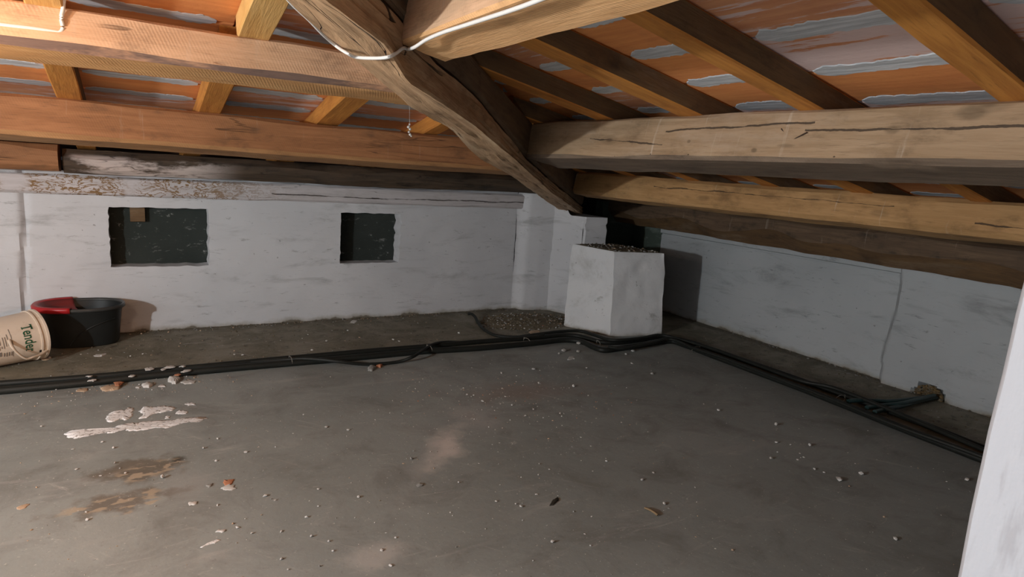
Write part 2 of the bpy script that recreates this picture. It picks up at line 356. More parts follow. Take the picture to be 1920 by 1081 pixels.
col = n.mix(n.ramp(n.noise(v, 75, 3, .6), .60, .72, 0, .3), col, (.12, .12, .11)); col = n.mix(n.ramp(n.noise(v, 110, 2, .6), .66, .74, 0, .5), col, (.55, .54, .50))
hh = n.math('ADD', n.math('MULTIPLY', mid, .5), n.math('ADD', n.math('MULTIPLY', fine, .25), n.math('MULTIPLY', strip, n.math('MULTIPLY', n.noise(v, 30, 5, .7), .8))))
M['floor'] = n.done(col, n.bump(hh, .35, .006), n.ramp(mid, .3, .7, .5, .8))

def plain(name, c, rough=.6, var=.25, scale=30, bump=.2, metal=0.):
    n = N(name, rough); g = n.noise(n.obj(), scale, 4); d = tuple(x*(1-var) for x in c)
    n.b.inputs['Metallic'].default_value = metal
    return n.done(n.mix(g, d, c), n.bump(g, bump, .001))
M['conduit'] = plain('dusty_black_conduit', (.017, .019, .016), .55, .5, 25, .3)
M['conduit_teal'] = plain('dark_teal_pipe', (.02, .05, .05), .4, .4, 30)
M['tie'] = plain('pale_cable_tie', (.28, .26, .22), .6)
M['wire'] = plain('white_cable_sheath', (.78, .77, .74), .45, .1)
M['chip'] = plain('white_plaster_chip', (.62, .61, .58), .9, .3, 60, .5)
M['chip_grey'] = plain('grey_mortar_chip', (.34, .34, .32), .9, .4, 60, .5)
M['chip_red'] = plain('red_brick_chip', (.50, .22, .12), .9, .35, 60, .5)
M['chip_tan'] = plain('tan_mortar_chip', (.52, .38, .26), .9, .35, 60, .5)
M['rubble'] = plain('brown_rubble', (.21, .175, .12), .95, .5, 40, .6)
M['twig'] = plain('wood_splinter', (.35, .26, .15), .8, .5, 30)
M['twig_dark'] = plain('dark_leaf_scrap', (.05, .045, .035), .8, .5, 30)
n = N('dried_white_paint', .75); v = n.obj(world=True); g = n.noise(v, 70, 5, .7)
M['paint'] = n.done(n.mix(n.ramp(g, .40, .46), (.30, .29, .27), n.mix(n.noise(v, 25, 4), (.70, .71, .71), (.82, .83, .83))), n.bump(g, .5, .002))
M['black_plastic'] = plain('black_plastic', (.018, .021, .021), .42, .3, 20, .1)
M['rim_plastic'] = plain('scuffed_dark_rim', (.05, .052, .05), .35, .3, 20, .1)
M['red_plastic'] = plain('red_plastic', (.42, .018, .022), .35, .2, 20, .05)
M['red_inner'] = plain('dull_red_plastic', (.20, .025, .022), .5, .3, 30, .1)
n = N('grimy_white_plastic', .5); v = n.obj((1, 1, 1)); g = n.noise(v, 14, 6, .7)
M['white_plastic'] = n.done(n.mix(n.ramp(g, .5, .75, 0, .5), (.66, .56, .45), (.40, .30, .21)), n.bump(g, .1, .002))
M['handle'] = plain('cream_plastic_handle', (.70, .58, .45), .5, .25, 30)
M['ink_green'] = plain('green_print', (.02, .10, .05), .6)
M['ink_grey'] = plain('grey_label_print', (.30, .26, .22), .7, .6, 60)
M['black'] = plain('black_void', (.01, .01, .01), .9)
M['iron'] = plain('rusty_iron', (.06, .035, .025), .6, .4, 50)
M['web'] = plain('dusty_cobweb', (.75, .74, .70), .9)

# ------------------------------------------------------------------ setting: floor
fo = mesh('floor', [(-2.6, -2.4, 0), (3.9, -2.4, 0), (3.9, 4.2, 0), (-2.6, 4.2, 0)], [(0, 1, 2, 3)], M['floor']); tag(fo, kind='structure')

# ------------------------------------------------------------------ walls
def lin(a, b, st):
    n = max(1, round((b-a)/st)); return [a+(b-a)*i/n for i in range(n)]
def grid_wall(name, us, vs, fn, mat, holes=(), kind='structure', inset=None, parent=None, jamb=0.1):
    """us, vs: parameter lists; fn(u,v,d) -> point at depth d behind the face; holes: (u0,u1,v0,v1)"""
    idx = {}; V = []; Fc = []
    def vid(i, j, d=0):
        k = (i, j, d)
        if k not in idx: idx[k] = len(V); V.append(fn(us[i], vs[j], d))
        return idx[k]
    def inh(i, j):
        uc, vc = (us[i]+us[i+1])/2, (vs[j]+vs[j+1])/2
        return any(h[0] < uc < h[1] and h[2] < vc < h[3] for h in holes)
    nu, nv = len(us)-1, len(vs)-1
    for i in range(nu):
        for j in range(nv):
            if inh(i, j): continue
            Fc.append((vid(i, j), vid(i+1, j), vid(i+1, j+1), vid(i, j+1)))
            for (di, dj, e) in ((1, 0, ((i+1, j), (i+1, j+1))), (-1, 0, ((i, j), (i, j+1))), (0, 1, ((i, j+1), (i+1, j+1))), (0, -1, ((i, j), (i+1, j)))):
                a, b = i+di, j+dj
                if 0 <= a < nu and 0 <= b < nv and inh(a, b):
                    Fc.append((vid(*e[0]), vid(*e[1]), vid(*e[1], jamb), vid(*e[0], jamb)))
    o = mesh(name, V, Fc, mat, parent, True); recalc(o); o.data.set_sharp_from_angle(angle=math.radians(42))
    if kind: o['kind'] = kind
    return o

hA = [(-.095, .325, .321, .604), (.986, 1.341, .317, .604)]
usA = lin(-2.4, -.6, .06)+lin(-.6, -.095, .012)+lin(-.095, .325, .016)+lin(.325, .986, .016)+lin(.986, 1.341, .015)+lin(1.341, 2.12, .016)+[2.12]
vsA = lin(0, .32, .016)+lin(.32, .604, .015)+lin(.604, .76, .016)+[.76]
def groove(z):
    return -.42-.008*math.sin(z*9)+.012*max(0, (z-.45))*4
def wallA(x, z, d):
    dx = dz = 0
    for h in hA:
        ex = min(abs(x-h[0]), abs(x-h[1])); ez = min(abs(z-h[2]), abs(z-h[3]))
        if h[0]-.03 < x < h[1]+.03 and h[2]-.03 < z < h[3]+.03 and (ex < .02 or ez < .02):
            dx = .006*n3(x*5, z*38, 1+h[0]*7)+.004*n3(0, z*90, 3); dz = .004*n3(x*20, 5, z*3)
            if x > h[1]-.02 and h[0] > .5: dx += -.006+.008*n3(0, z*30, 9)
    y = 3.48+.006*fbm(x, 2, z*1.6, 2.2)+.0025*fbm(x, 7, z*3, 9)
    if not d:
        g = abs(x-groove(z)); y += .022*max(0, 1-g/.016) if g < .016 else 0
        if x < groove(z): y -= .006
    return (x+dx, y+d, z+dz)
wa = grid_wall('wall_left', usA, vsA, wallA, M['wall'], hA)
# shallow pilaster and returning nib at the corner
prof = [(2.12, 3.48), (2.135, 3.475), (2.168, 3.437), (2.18, 3.425), (2.26, 3.40), (2.345, 3.385), (2.352, 3.373), (2.37, 3.32), (2.40, 3.25), (2.437, 3.185)]
prof2 = [(2.437, 3.185), (2.447, 3.172), (2.52, 3.165), (2.60, 3.155), (2.606, 3.162), (2.62, 3.45), (2.63, 3.9)]
def extr(name, prof, zs, mat, amp=.004):
    V = []; Fc = []; P = []
    for a, b in zip(prof[:-1], prof[1:]):
        L = math.hypot(b[0]-a[0], b[1]-a[1]); k = max(1, int(L/.015))
        for i in range(k): P.append((a[0]+(b[0]-a[0])*i/k, a[1]+(b[1]-a[1])*i/k))
    P.append(prof[-1]); m = len(P)
    for z in zs:
        for i, (x, y) in enumerate(P):
            zq = z*(1-.158*max(0, min(1, (x-2.36)/.03)))
            w = amp*fbm(x*1.3, y*1.3, z*2.2, 5, 3); V.append((x+w*.8+.004*n3(z*7, 3, x), y-w, zq))
    for j in range(len(zs)-1):
        for i in range(m-1): a = j*m+i; Fc.append((a, a+1, a+1+m, a+m))
    o = mesh(name, V, Fc, mat, None, True); recalc(o); o.data.set_sharp_from_angle(angle=math.radians(40)); return o
zs = lin(0, .76, .018)+[.76]
o = extr('wall_corner', prof, zs, M['wall'], .005); tag(o, kind='structure')
# nib: its upper part stands out over the lower part
zs2 = lin(0, .64, .016)+[.64]
def nib():
    V = []; Fc = []; P = []
    for a, b in zip(prof2[:-1], prof2[1:]):
        L = math.hypot(b[0]-a[0], b[1]-a[1]); k = max(1, int(L/.018))
        for i in range(k): P.append((a[0]+(b[0]-a[0])*i/k, a[1]+(b[1]-a[1])*i/k))
    P.append(prof2[-1]); m = len(P)
    for z in zs2:
        for (x, y) in P:
            w = .005*fbm(x, y, z*2, 5, 3)
            gap = .02*max(0, 1-abs(z-.585)/.012)
            V.append((x-gap*.4, y+gap-w, z))
    for j in range(len(zs2)-1):
        for i in range(m-1): a = j*m+i; Fc.append((a, a+1, a+1+m, a+m))
    b = (len(zs2)-1)*m; V += [(2.437, 3.9, .64)]; Fc.append(tuple(b+i for i in range(m))+(len(V)-1,))
    o = mesh('wall_nib', V, Fc, M['wall'], None, True); recalc(o); o.data.set_sharp_from_angle(angle=math.radians(40)); return o
tag(nib(), kind='structure')
# dark back of the two niches, and of the roof void over the wall
box('wall_niche_back', (-2.4, 3.575, 0), (2.35, 3.66, .80), M['niche']); tag(bpy.data.objects['wall_niche_back'], kind='structure')
# corner beyond the pillar: black box stands in for the opening's deep shade
box('corner_shade_box', (2.3, 3.9, 0), (3.9, 4.0, .85), M['black']); tag(bpy.data.objects['corner_shade_box'], kind='structure')
g1 = box('wall_corner_stub', (2.93, 3.62, 0), (3.4, 3.70, .72), M['green']); tag(g1, kind='structure')

# right wall: far part, then a step to the proud near part
def wallBx(y, z, d):
    x = 3.175+.006*fbm(y, 4, z*1.6, 2.4)+.003*fbm(y, 9, z*3, 9)
    step = 1.622+.012*math.sin(z*11)+.006*n3(z*20, 1, 0)
    if y < step: x -= .055*min(1, (step-y)/.035)
    q = ((y-1.375)/.060)**2+((z-.0)/.055)**2
    q += .5*n3(y*40, z*40, 2)
    if q < 1: x += .055
    elif q < 1.25: x += .02
    x += .012*max(0, 1-abs(z-.533)/.006) if y > step else 0
    if z > .54 and y > step: x -= .014
    return (x+d, y, z)
usB = lin(-1.0, 1.1, .07)+lin(1.1, 3.25, .0135)+[3.25]; vsB = lin(0, .12, .008)+lin(.12, .50, .016)+lin(.50, .60, .006)+[.60]
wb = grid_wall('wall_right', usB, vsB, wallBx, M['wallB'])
box('wall_right_return', (3.19, 3.235, 0), (3.32, 3.25, .60), M['wallB']); tag(bpy.data.objects['wall_right_return'], kind='structure')
o = grid_wall('wall_right_recess', lin(3.25, 3.75, .03)+[3.75], lin(0, .7, .03)+[.7], lambda y, z, d: (3.24+.006*n3(y*7, 2, z*7), y, z), M['green'])
box('wall_right_backing', (3.30, -1.0, 0), (3.40, 3.75, .62), M['wallB']); tag(bpy.data.objects['wall_right_backing'], kind='structure')
# broken plaster hole: rubble showing
def pebble(rng, r, flat=.5, k=0):
    bm = bmesh.new(); bmesh.ops.create_icosphere(bm, subdivisions=1, radius=r)
    s = (rng.uniform(.6, 1.4), rng.uniform(.6, 1.2), flat*rng.uniform(.7, 1.3))
    for v in bm.verts:
        d = 1+rng.uniform(-.28, .28); v.co = Vector((v.co.x*s[0]*d, v.co.y*s[1]*d, v.co.z*s[2]*d))
    zmin = min(v.co.z for v in bm.verts)
    for v in bm.verts: v.co.z -= zmin
    m = bpy.data.meshes.new('chip'); bm.to_mesh(m); bm.free(); return m
rng = random.Random(3)
def scatter(name, pts, mats, parent=None, wts=None):
    """many tiny stones joined in one object"""
    V = []; Fc = []; mi = []
    base = [pebble(rng, 1, .55) for _ in range(8)]
    for (x, y, z, r, mk) in pts:
        b = rng.choice(base); a = rng.uniform(0, 6.28); c, s = math.cos(a), math.sin(a); o0 = len(V)
        for v in b.vertices: V.append((x+r*(v.co.x*c-v.co.y*s), y+r*(v.co.x*s+v.co.y*c), z+r*v.co.z))
        for p in b.polygons: Fc.append(tuple(o0+i for i in p.vertices)); mi.append(mk)
    m = bpy.data.meshes.new(name); m.from_pydata(V, [], Fc)
    for mm in mats: m.materials.append(mm)
    m.polygons.foreach_set('material_index', mi); m.update()
    o = bpy.data.objects.new(name, m); COL.objects.link(o)
    if parent: o.parent = parent; o.matrix_parent_inverse = parent.matrix_world.inverted()
    return o
CH = [M['rubble'], M['chip_grey'], M['chip'], M['chip_red'], M['chip_tan']]
pts = []
for i in range(230):
    a = rng.uniform(0, math.pi); q = math.sqrt(rng.random())*1.08; pts.append((3.128+.03*(1-q)+rng.uniform(-.006, .008), 1.375+.055*q*math.cos(a), .052*q*math.sin(a)-.004, rng.uniform(.005, .011), rng.choice([0, 0, 3, 3])))
M['loam'] = plain('ochre_loam', (.22, .15, .07), .95, .5, 40, .6)
o = scatter('hole_rubble', pts, [M['rubble'], M['chip_grey'], M['chip'], M['loam'], M['chip_tan']], wb); o['kind'] = 'stuff'

# unseen back wall, added with an opening that cuts the warm spot's edge
bw = mesh('light_edge_wall', [(-2.5, -.9, 0), (-.75, -.9, 0), (-.75, -.9, 1.5), (-2.5, -.9, 1.5), (.235, -.9, 0), (3.4, -.9, 0), (3.4, -.9, 1.5), (.235, -.9, 1.5)], [(0, 1, 2, 3), (4, 5, 6, 7)], M['post'])
sm = bw.modifiers.new('t', 'SOLIDIFY'); sm.thickness = .1; tag(bw, kind='structure')
box('wall_far_left', (-2.5, -2.4, 0), (-2.4, 3.6, 1.6), M['wall']); tag(bpy.data.objects['wall_far_left'], kind='structure')

# near white post at the right edge
def wpost(y, z, d): return (.471+.0035*fbm(y*3, 1, z*2, 2.5)+.0015*n3(z*9, 0, 0), y+.0022*fbm(1, 5, z, 3.2)+.0016*n3(z*16, 0, 4), z)
us = lin(-.35, .15, .03)+lin(.15, .167, .004)+[.167]; vsz = lin(0, 1.11, .02)+[1.11]
V = []; Fc = []
nu, nv = len(us), len(vsz)
for j in range(nv):
    for i in range(nu): V.append(wpost(us[i], vsz[j], 0))
for j in range(nv-1):
    for i in range(nu-1): a = j*nu+i; Fc.append((a, a+1, a+1+nu, a+nu))
b0 = len(V)
for j in range(nv):
    p = wpost(.167, vsz[j], 0); V += [(p[0]+.006, p[1]+.004, p[2]), (.80, p[1]+.006, p[2]), (.80, -.35, p[2])]
for j in range(nv-1):
    a = b0+j*3
    Fc += [(j*nu+nu-1, a, a+3, (j+1)*nu+nu-1), (a, a+1, a+4, a+3), (a+1, a+2, a+5, a+4), (a+2, j*nu, (j+1)*nu, a+5)]
Fc.append(tuple((nv-1)*nu+i for i in range(nu))+(b0+(nv-1)*3, b0+(nv-1)*3+1, b0+(nv-1)*3+2))
post = mesh('plastered_post', V, Fc, M['post'], None, True); recalc(post); post.data.set_sharp_from_angle(angle=math.radians(50))
tag(post, 'bright white plastered post close up at right edge of view', 'post')

# ------------------------------------------------------------------ masonry pillar (white block in the corner)
def pillar():
    bot = [(2.20, 2.985), (2.328, 2.705), (2.662, 2.635), (2.60, 2.98)]
    top = [(2.255, 3.045), (2.309, 2.711), (2.615, 2.633), (2.585, 3.03)]
    V = []; Fc = []; zs = lin(0, .488, .014)+[.488]; K = 20; m = 4*K
    for z in zs:
        t = z/.488
        c = [Vector((b[0]*(1-t)+a[0]*t, b[1]*(1-t)+a[1]*t)) for a, b in zip(top, bot)]
        for s in range(4):
            p, q = c[s], c[(s+1) % 4]; nrm = Vector(((q-p).y, -(q-p).x)).normalized()
            for i in range(K):
                u = i/K; pt = p.lerp(q, u)
                rnd = 0
                d = .007*fbm(pt.x*1.4, pt.y*1.4, z*1.6, 6, 4)-rnd-.006*max(0, (t-.96)/.04)
                pt = pt+nrm*d + Vector((.004*n3(z*12, s, 0), .003*n3(z*12, s, 7)))
                V.append((pt.x, pt.y, z))
    for j in range(len(zs)-1):
        for i in range(m): a = j*m+i; b = j*m+(i+1) % m; Fc.append((a, b, b+m, a+m))
    Fc.append(tuple((len(zs)-1)*m+i for i in range(m)))
    body = mesh('masonry_block', V, Fc, M['pillar'], None, True); recalc(body); body.data.set_sharp_from_angle(angle=math.radians(40)); return body, top
pil, ptop = pillar()
tag(pil, 'squat whitewashed masonry block standing in the far corner, grit on top', 'masonry block')
topc = Vector((2.44, 2.85, 0))
cap = mesh('grit_bed', [((p[0]-topc.x)*.93+topc.x, (p[1]-topc.y)*.93+topc.y, .489) for p in ptop]+[((p[0]-topc.x)*.8+topc.x, (p[1]-topc.y)*.8+topc.y, .494) for p in ptop],
           [(0, 1, 5, 4), (1, 2, 6, 5), (2, 3, 7, 6), (3, 0, 4, 7), (4, 5, 6, 7)], M['rubble'], pil); cap['label'] = 'layer of brown grit on the block top'
pts = []
while len(pts) < 420:
    u, v = rng.random(), rng.random()
    a = Vector(ptop[0]).lerp(Vector(ptop[1]), u); b = Vector(ptop[3]).lerp(Vector(ptop[2]), u); q = a.lerp(b, v)
    q = Vector((topc.x, topc.y)).lerp(q, .9)
    pts.append((q.x, q.y, .489, rng.uniform(.002, .0075), rng.choices([0, 1, 2, 4], [6, 3, 2, 1.5])[0]))
o = scatter('grit', pts, CH, pil); o['kind'] = 'stuff'

# ------------------------------------------------------------------ roof: two slopes meeting over the hip
s_ = .2
def zB(x, d=0): return 1.415-s_*x+d
def zA(y, d=0): return 1.595-s_*y+d
# slope over the left wall (falls with y) and over the right wall (falls with x): deck with tiles below
ceA = mesh('ceiling', [(-2.5, 4.1, zA(4.1, .03)), (3.35, 4.1, zA(4.1, .03)), (3.3, 4.1, zA(4.1, .03)), (-.9, -.1, zA(-.1, .03)), (-2.5, -.1, zA(-.1, .03))], [(0, 2, 3, 4)], M['deck']); tag(ceA, kind='structure')
ceB = mesh('ceiling', [(3.6, 4.4, zB(3.6, .03)), (3.6, -2.4, zB(3.6, .03)), (-2.5, -2.4, zB(-2.5, .03)), (-2.5, -1.6, zB(-2.5, .03))], [(0, 1, 2, 3)], M['deck']); tag(ceB, kind='structure')

def roof_tile_mesh(L, Wd, k):
    """flat clay roofing tile, long along local x, with chamfered ends; underside at z=0"""
    r = random.Random(k); V = []; Fc = []; c = .003
    e = [(-L/2, -Wd/2), (L/2, -Wd/2), (L/2, Wd/2), (-L/2, Wd/2)]
    for (x, y) in e: V.append((x-math.copysign(c, x), y-math.copysign(c, y), r.uniform(-.0008, .0008)))
    for (x, y) in e: V.append((x, y, c))
    for (x, y) in e: V.append((x, y, .025))
    Fc = [(3, 2, 1, 0), (8, 9, 10, 11)]
    for o0 in (0, 4):
        for i in range(4): Fc.append((o0+i, o0+(i+1) % 4, o0+4+(i+1) % 4, o0+4+i))
    m = bpy.data.meshes.new('roof_tile'); m.from_pydata(V, [], Fc); m.update(); return m
def mortar_mesh(L, k, w=.058):
    r = random.Random(k); n_ = 44; V = []; Fc = []
    def edge(sg):
        out = []
        for i in range(n_+1):
            x = -L/2+L*i/n_; t = i/n_
            e = w/2*(1+.3*noise.noise(Vector((t*3, k*3.7, sg)))+.25*noise.noise(Vector((t*14, k*1.7, sg*2)))+r.uniform(-.09, .09))
            e *= min(1, .35+i*.16, .35+(n_-i)*.16)
            out.append((x+r.uniform(-.002, .002), sg*max(.004, e)))
        return out
    A_, B_ = edge(-1), edge(1)
    for a, b in zip(A_, B_):
        m = .0007+.0003*noise.noise(Vector((a[0]*20, k, 0)))
        V += [(a[0], a[1], .001), (a[0], a[1]*.9, -m), (a[0], 0, -m*.9), (b[0], b[1]*.9, -m), (b[0], b[1], .001)]
    for i in range(n_):
        for j in range(4): a = i*5+j; Fc.append((a, a+1, a+6, a+5))
    m = bpy.data.meshes.new('mortar_joint'); m.from_pydata(V, [], Fc); m.update(); return m
nrmB = Vector((s_, 0, 1)).normalized(); slB = Vector((1, 0, -s_)).normalized()
# local x along y(world) for slope B: matrix columns: x->(0,1,0), y->slB*-1?, z->nrmB
def matB(x, y, dz=0.):
    cx, cz = Vector((0, 1, 0)), nrmB; cy = cz.cross(cx)
    return Matrix(((cx.x, cy.x, cz.x, x), (cx.y, cy.y, cz.y, y), (cx.z, cy.z, cz.z, zB(x)+dz), (0, 0, 0, 1)))
nrmA = Vector((0, s_, 1)).normalized()
def matA(x, y, dz=0.):
    cx, cz = Vector((1, 0, 0)), nrmA; cy = cz.cross(cx)
    return Matrix(((cx.x, cy.x, cz.x, x), (cx.y, cy.y, cz.y, y), (cx.z, cy.z, cz.z, zA(y)+dz), (0, 0, 0, 1)))
# rafter positions: near edge, width
RB = [(-.73, -.66), (-.31, -.245), (.12, .185), (.515, .58), (.925, .985), (1.29, 1.37), (1.675, 1.75), (2.09, 2.155), (2.50, 2.565), (2.91, 2.975)]
RA = [(-1.43, -1.365), (-1.01, -.945), (-.60, -.535), (-.195, -.125), (.21, .285), (.62, .71), (1.06, 1.13), (1.47, 1.54), (1.88, 1.95), (2.3, 2.365)]
tm = [roof_tile_mesh(1, .196, k) for k in range(3)]
def link(name, me, mw, mat, parent):
    o = bpy.data.objects.new(name, me); COL.objects.link(o); o.matrix_world = mw
    o.parent = parent; o.matrix_parent_inverse = Matrix()
    return o
tb = {}
def get_tile(L, Wd, mk, k):
    key = (round(L, 3), Wd, mk, k % 3)
    if key not in tb:
        me = roof_tile_mesh(L, Wd, k % 3); me.materials.append(M[mk]); tb[key] = me
    return tb[key]
mb = {}
def get_mortar(L, k):
    key = (round(L, 3), k % 12)
    if key not in mb:
        me = mortar_mesh(L-.012, k % 12+1); me.materials.append(M['mortar']); mb[key] = me
    return mb[key]
rt_ = random.Random(11); cnt = 0
for bi in range(len(RB)-1):
    y0 = (RB[bi][0]+RB[bi][1])/2; y1 = (RB[bi+1][0]+RB[bi+1][1])/2
    off = [0, 0, 0, .0, -.01, -.03, 0, 0, 0][bi]; yc = (y0+y1)/2
    for r in range(17):
        xa = -.10+.2*r+off; xb = xa+.2; xc = (xa+xb)/2
        if xc < y0-1.0: continue
        white = (bi == 3 and r in (6,)) or (bi == 2 and r in (5, 6)) or (bi in (2, 3, 4) and r in (8, 9))
        half = (bi == 3 and r == 6)
        mk = 'tile_white' if white else rt_.choice(['tile', 'tile', 'tile2'])
        o = link('roof_tile', get_tile(y1-y0-.004, .196, mk, rt_.randrange(9)), matB(xc, yc), None, ceB)
        if white: o['label'] = 'whitewash-smeared terracotta tile'
        # mortar strip between this tile and the next one down, seen between the rafters
        a, b = RB[bi][1], RB[bi+1][0]
        link('mortar_joint', get_mortar(b-a, rt_.randrange(12)), matB(xb, (a+b)/2, -.0006), None, ceB)
for bi in range(len(RA)-1):
    x0 = (RA[bi][0]+RA[bi][1])/2; x1 = (RA[bi+1][0]+RA[bi+1][1])/2; xc = (x0+x1)/2
    for r in range(13):
        ya = .94+.187*r-.02*(bi == 5); yb = ya+.187; yc = (ya+yb)/2
        if yc < x0+.75: continue
        mk = rt_.choice(['tile', 'tile', 'tile2'])
        link('roof_tile', get_tile(x1-x0-.004, .183, mk, rt_.randrange(9)), matA(xc, yc), None, ceA)
        a, b = RA[bi][1], RA[bi+1][0]
        link('mortar_joint', get_mortar(b-a, rt_.randrange(12)), matA(xc if False else (a+b)/2, yb, -.0006), None, ceA)

# rafters
ordw = ['first', 'second', 'third', 'fourth', 'fifth', 'sixth', 'seventh', 'eighth', 'ninth', 'tenth']
for i, (a, b) in enumerate(RB):
    xs = max(-2.0, b-.93); xe = 3.3
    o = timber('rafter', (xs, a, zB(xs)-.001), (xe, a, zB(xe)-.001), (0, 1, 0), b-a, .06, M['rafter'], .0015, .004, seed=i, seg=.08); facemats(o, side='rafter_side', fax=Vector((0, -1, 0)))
    tag(o, 'orange-brown softwood rafter on the right slope, %s counted from the hip beam end' % ordw[len(RB)-1-i], 'rafter', 'rafters of the right slope')
for i, (a, b) in enumerate(RA):
    ys = max(-.05, b+.88); ye = 3.62
    seg_mat = M['rafter']
    if i in (3, 4, 2):   # two lengths butted over the upper purlin: the upper one is paler
        dx = {3: .012, 4: .03, 2: 0}[i]
        o = timber('rafter', (a+dx, ys, zA(ys)-.001), (a+dx, 1.79+.02, zA(1.81)-.001), (1, 0, 0), b-a, .06, M['rafter_light'], .0015, .003, seed=i+40, seg=.08)
        tag(o, 'pale yellow upper rafter length above the left purlin, %s from the hip beam' % ordw[max(0, 5-i)], 'rafter', 'rafters of the left slope'); ys = 1.89
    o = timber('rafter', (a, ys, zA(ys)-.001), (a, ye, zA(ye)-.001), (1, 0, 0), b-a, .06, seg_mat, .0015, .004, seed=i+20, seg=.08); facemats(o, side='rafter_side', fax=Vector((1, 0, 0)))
    tag(o, 'orange-brown softwood rafter on the left slope, %s counted from the far corner' % ordw[len(RA)-1-i], 'rafter', 'rafters of the left slope')

# purlins, left slope (run along x)
def rz(y): return 1.535-s_*y
pA1 = timber('purlin', (-2.3, 1.805, rz(1.8)), (.93, 1.766, rz(1.775)+.004), (0, 1, -.2), .125, .094, M['purlin_pink'], .003, .012, seed=1, wanes=(.008, .015, .008, .006)); facemats(pA1, bottom='sawn_yellow', wane='bark', fax=Vector((0, -1, 0)))
tag(pA1, 'pale pinkish sawn purlin at upper left, brightest lit, cable clipped to it', 'beam')
pA2 = timber('purlin', (-2.3, 2.545, rz(2.545)+.002), (1.67, 2.52, rz(2.55)), (0, 1, -.2), .125, .130, M['purlin_red'], .0035, .012, seed=2, taper=(.92, 1.03)); facemats(pA2, bottom='sawn_brown', wane='sawn_brown', fax=Vector((0, -1, 0)))
tag(pA2, 'reddish-brown sawn purlin below the brightest one on the left slope', 'beam')
pA3 = timber('purlin', (-.245, 3.29, .855), (2.45, 3.28, .87), (0, 1, 0), .15, .10, M['log_peeled'], .007, .03, seed=3)
tag(pA3, 'dark round log purlin above the limewashed plate, paint patches at its left', 'beam')
pA3b = timber('purlin', (-2.3, 3.265, .868), (-.258, 3.262, .872), (0, 1, 0), .14, .11, M['purlin_red'], .005, .024, seed=4)
tag(pA3b, 'short brown log end above the wall at far left edge', 'beam')
wp = timber('wall_plate', (-2.3, 3.455, .735), (2.36, 3.457, .752), (0, 1, 0), .11, .088, M['plate_paint'], .0045, .010, seed=5, taper=(.95, 1.05))
tag(wp, 'limewashed timber plate with brown worm tracks on top of the left wall', 'beam')

# purlins, right slope (run along y)
def rzx(x): return 1.355-s_*x
pB1 = timber('purlin', (.502, 1.29, rzx(.5)), (.498, -.88, rzx(.5)), (1, 0, -.2), .112, .122, M['purlin_pink'], .003, .006, seed=6); facemats(pB1, bottom='sawn_orange', wane='sawn_orange', fax=Vector((-1, 0, 0)))
tag(pB1, 'sawn purlin overhead at top centre with white cable along its edge', 'beam')
pB2 = timber('purlin', (1.345, 2.14, rzx(1.345)-.002), (1.353, -.88, rzx(1.353)+.001), (1, 0, -.2), .20, .124, M['purlin_tan'], .0035, .014, seed=7, wanes=(.008, .010, .03, .01), taper=(1.08, .86)); facemats(pB2, bottom='dust_brown', wane='dust_brown', fax=Vector((-1, 0, 0)))
tag(pB2, 'large tan purlin across upper right with bent nail and long crack', 'beam')
pB3 = timber('purlin', (2.20, 2.98, rzx(2.2)+.004), (2.29, -.88, rzx(2.28)), (1, 0, -.2), .13, .118, M['purlin_gold'], .005, .016, seed=8, taper=(1.08, .86))
tag(pB3, 'golden-brown knotty purlin below the large tan one on the right slope', 'beam')
pB4 = timber('purlin', (2.98, 3.75, .745), (2.98, -.88, .745), (1, 0, 0), .16, .17, M['purlin_dark'], .006, .03, seed=9, wanes=(.02, .075, .02, .02)); facemats(pB4, bottom='dust_brown', wane='rafter_side', fax=Vector((-1, 0, 0)))
tag(pB4, 'lowest dark brown log lying along the top of the right wall', 'beam')

# ------------------------------------------------------------------ hip beam: crooked lower log and darker upper timber
def interp(tab, x):
    if x <= tab[0][0]: return tab[0][1]
    for (a, b), (c, d) in zip(tab[:-1], tab[1:]):
        if x <= c: return b+(d-b)*(x-a)/(c-a)
    return tab[-1][1]
BLt = [(-.9, 1.25), (.0, 1.235), (.253, 1.221), (.358, 1.204), (.493, 1.193), (.649, 1.176), (.80, 1.185), (.90, 1.182), (1.133, 1.154), (1.458, 1.163), (1.943, 1.149), (2.6, 1.135)]
BRt = [(-.9, 1.215), (.1, 1.205), (.275, 1.197), (.426, 1.202), (.51, 1.166), (.646, 1.174), (.828, 1.182), (1.194, 1.173), (1.708, 1.149), (2.6, 1.15)]
CRt = [(-.9, 1.30), (.30, 1.285), (.419, 1.279), (.511, 1.270), (.628, 1.256), (.864, 1.262), (1.08, 1.235), (1.297, 1.212), (1.7, 1.20), (2.6, 1.20)]
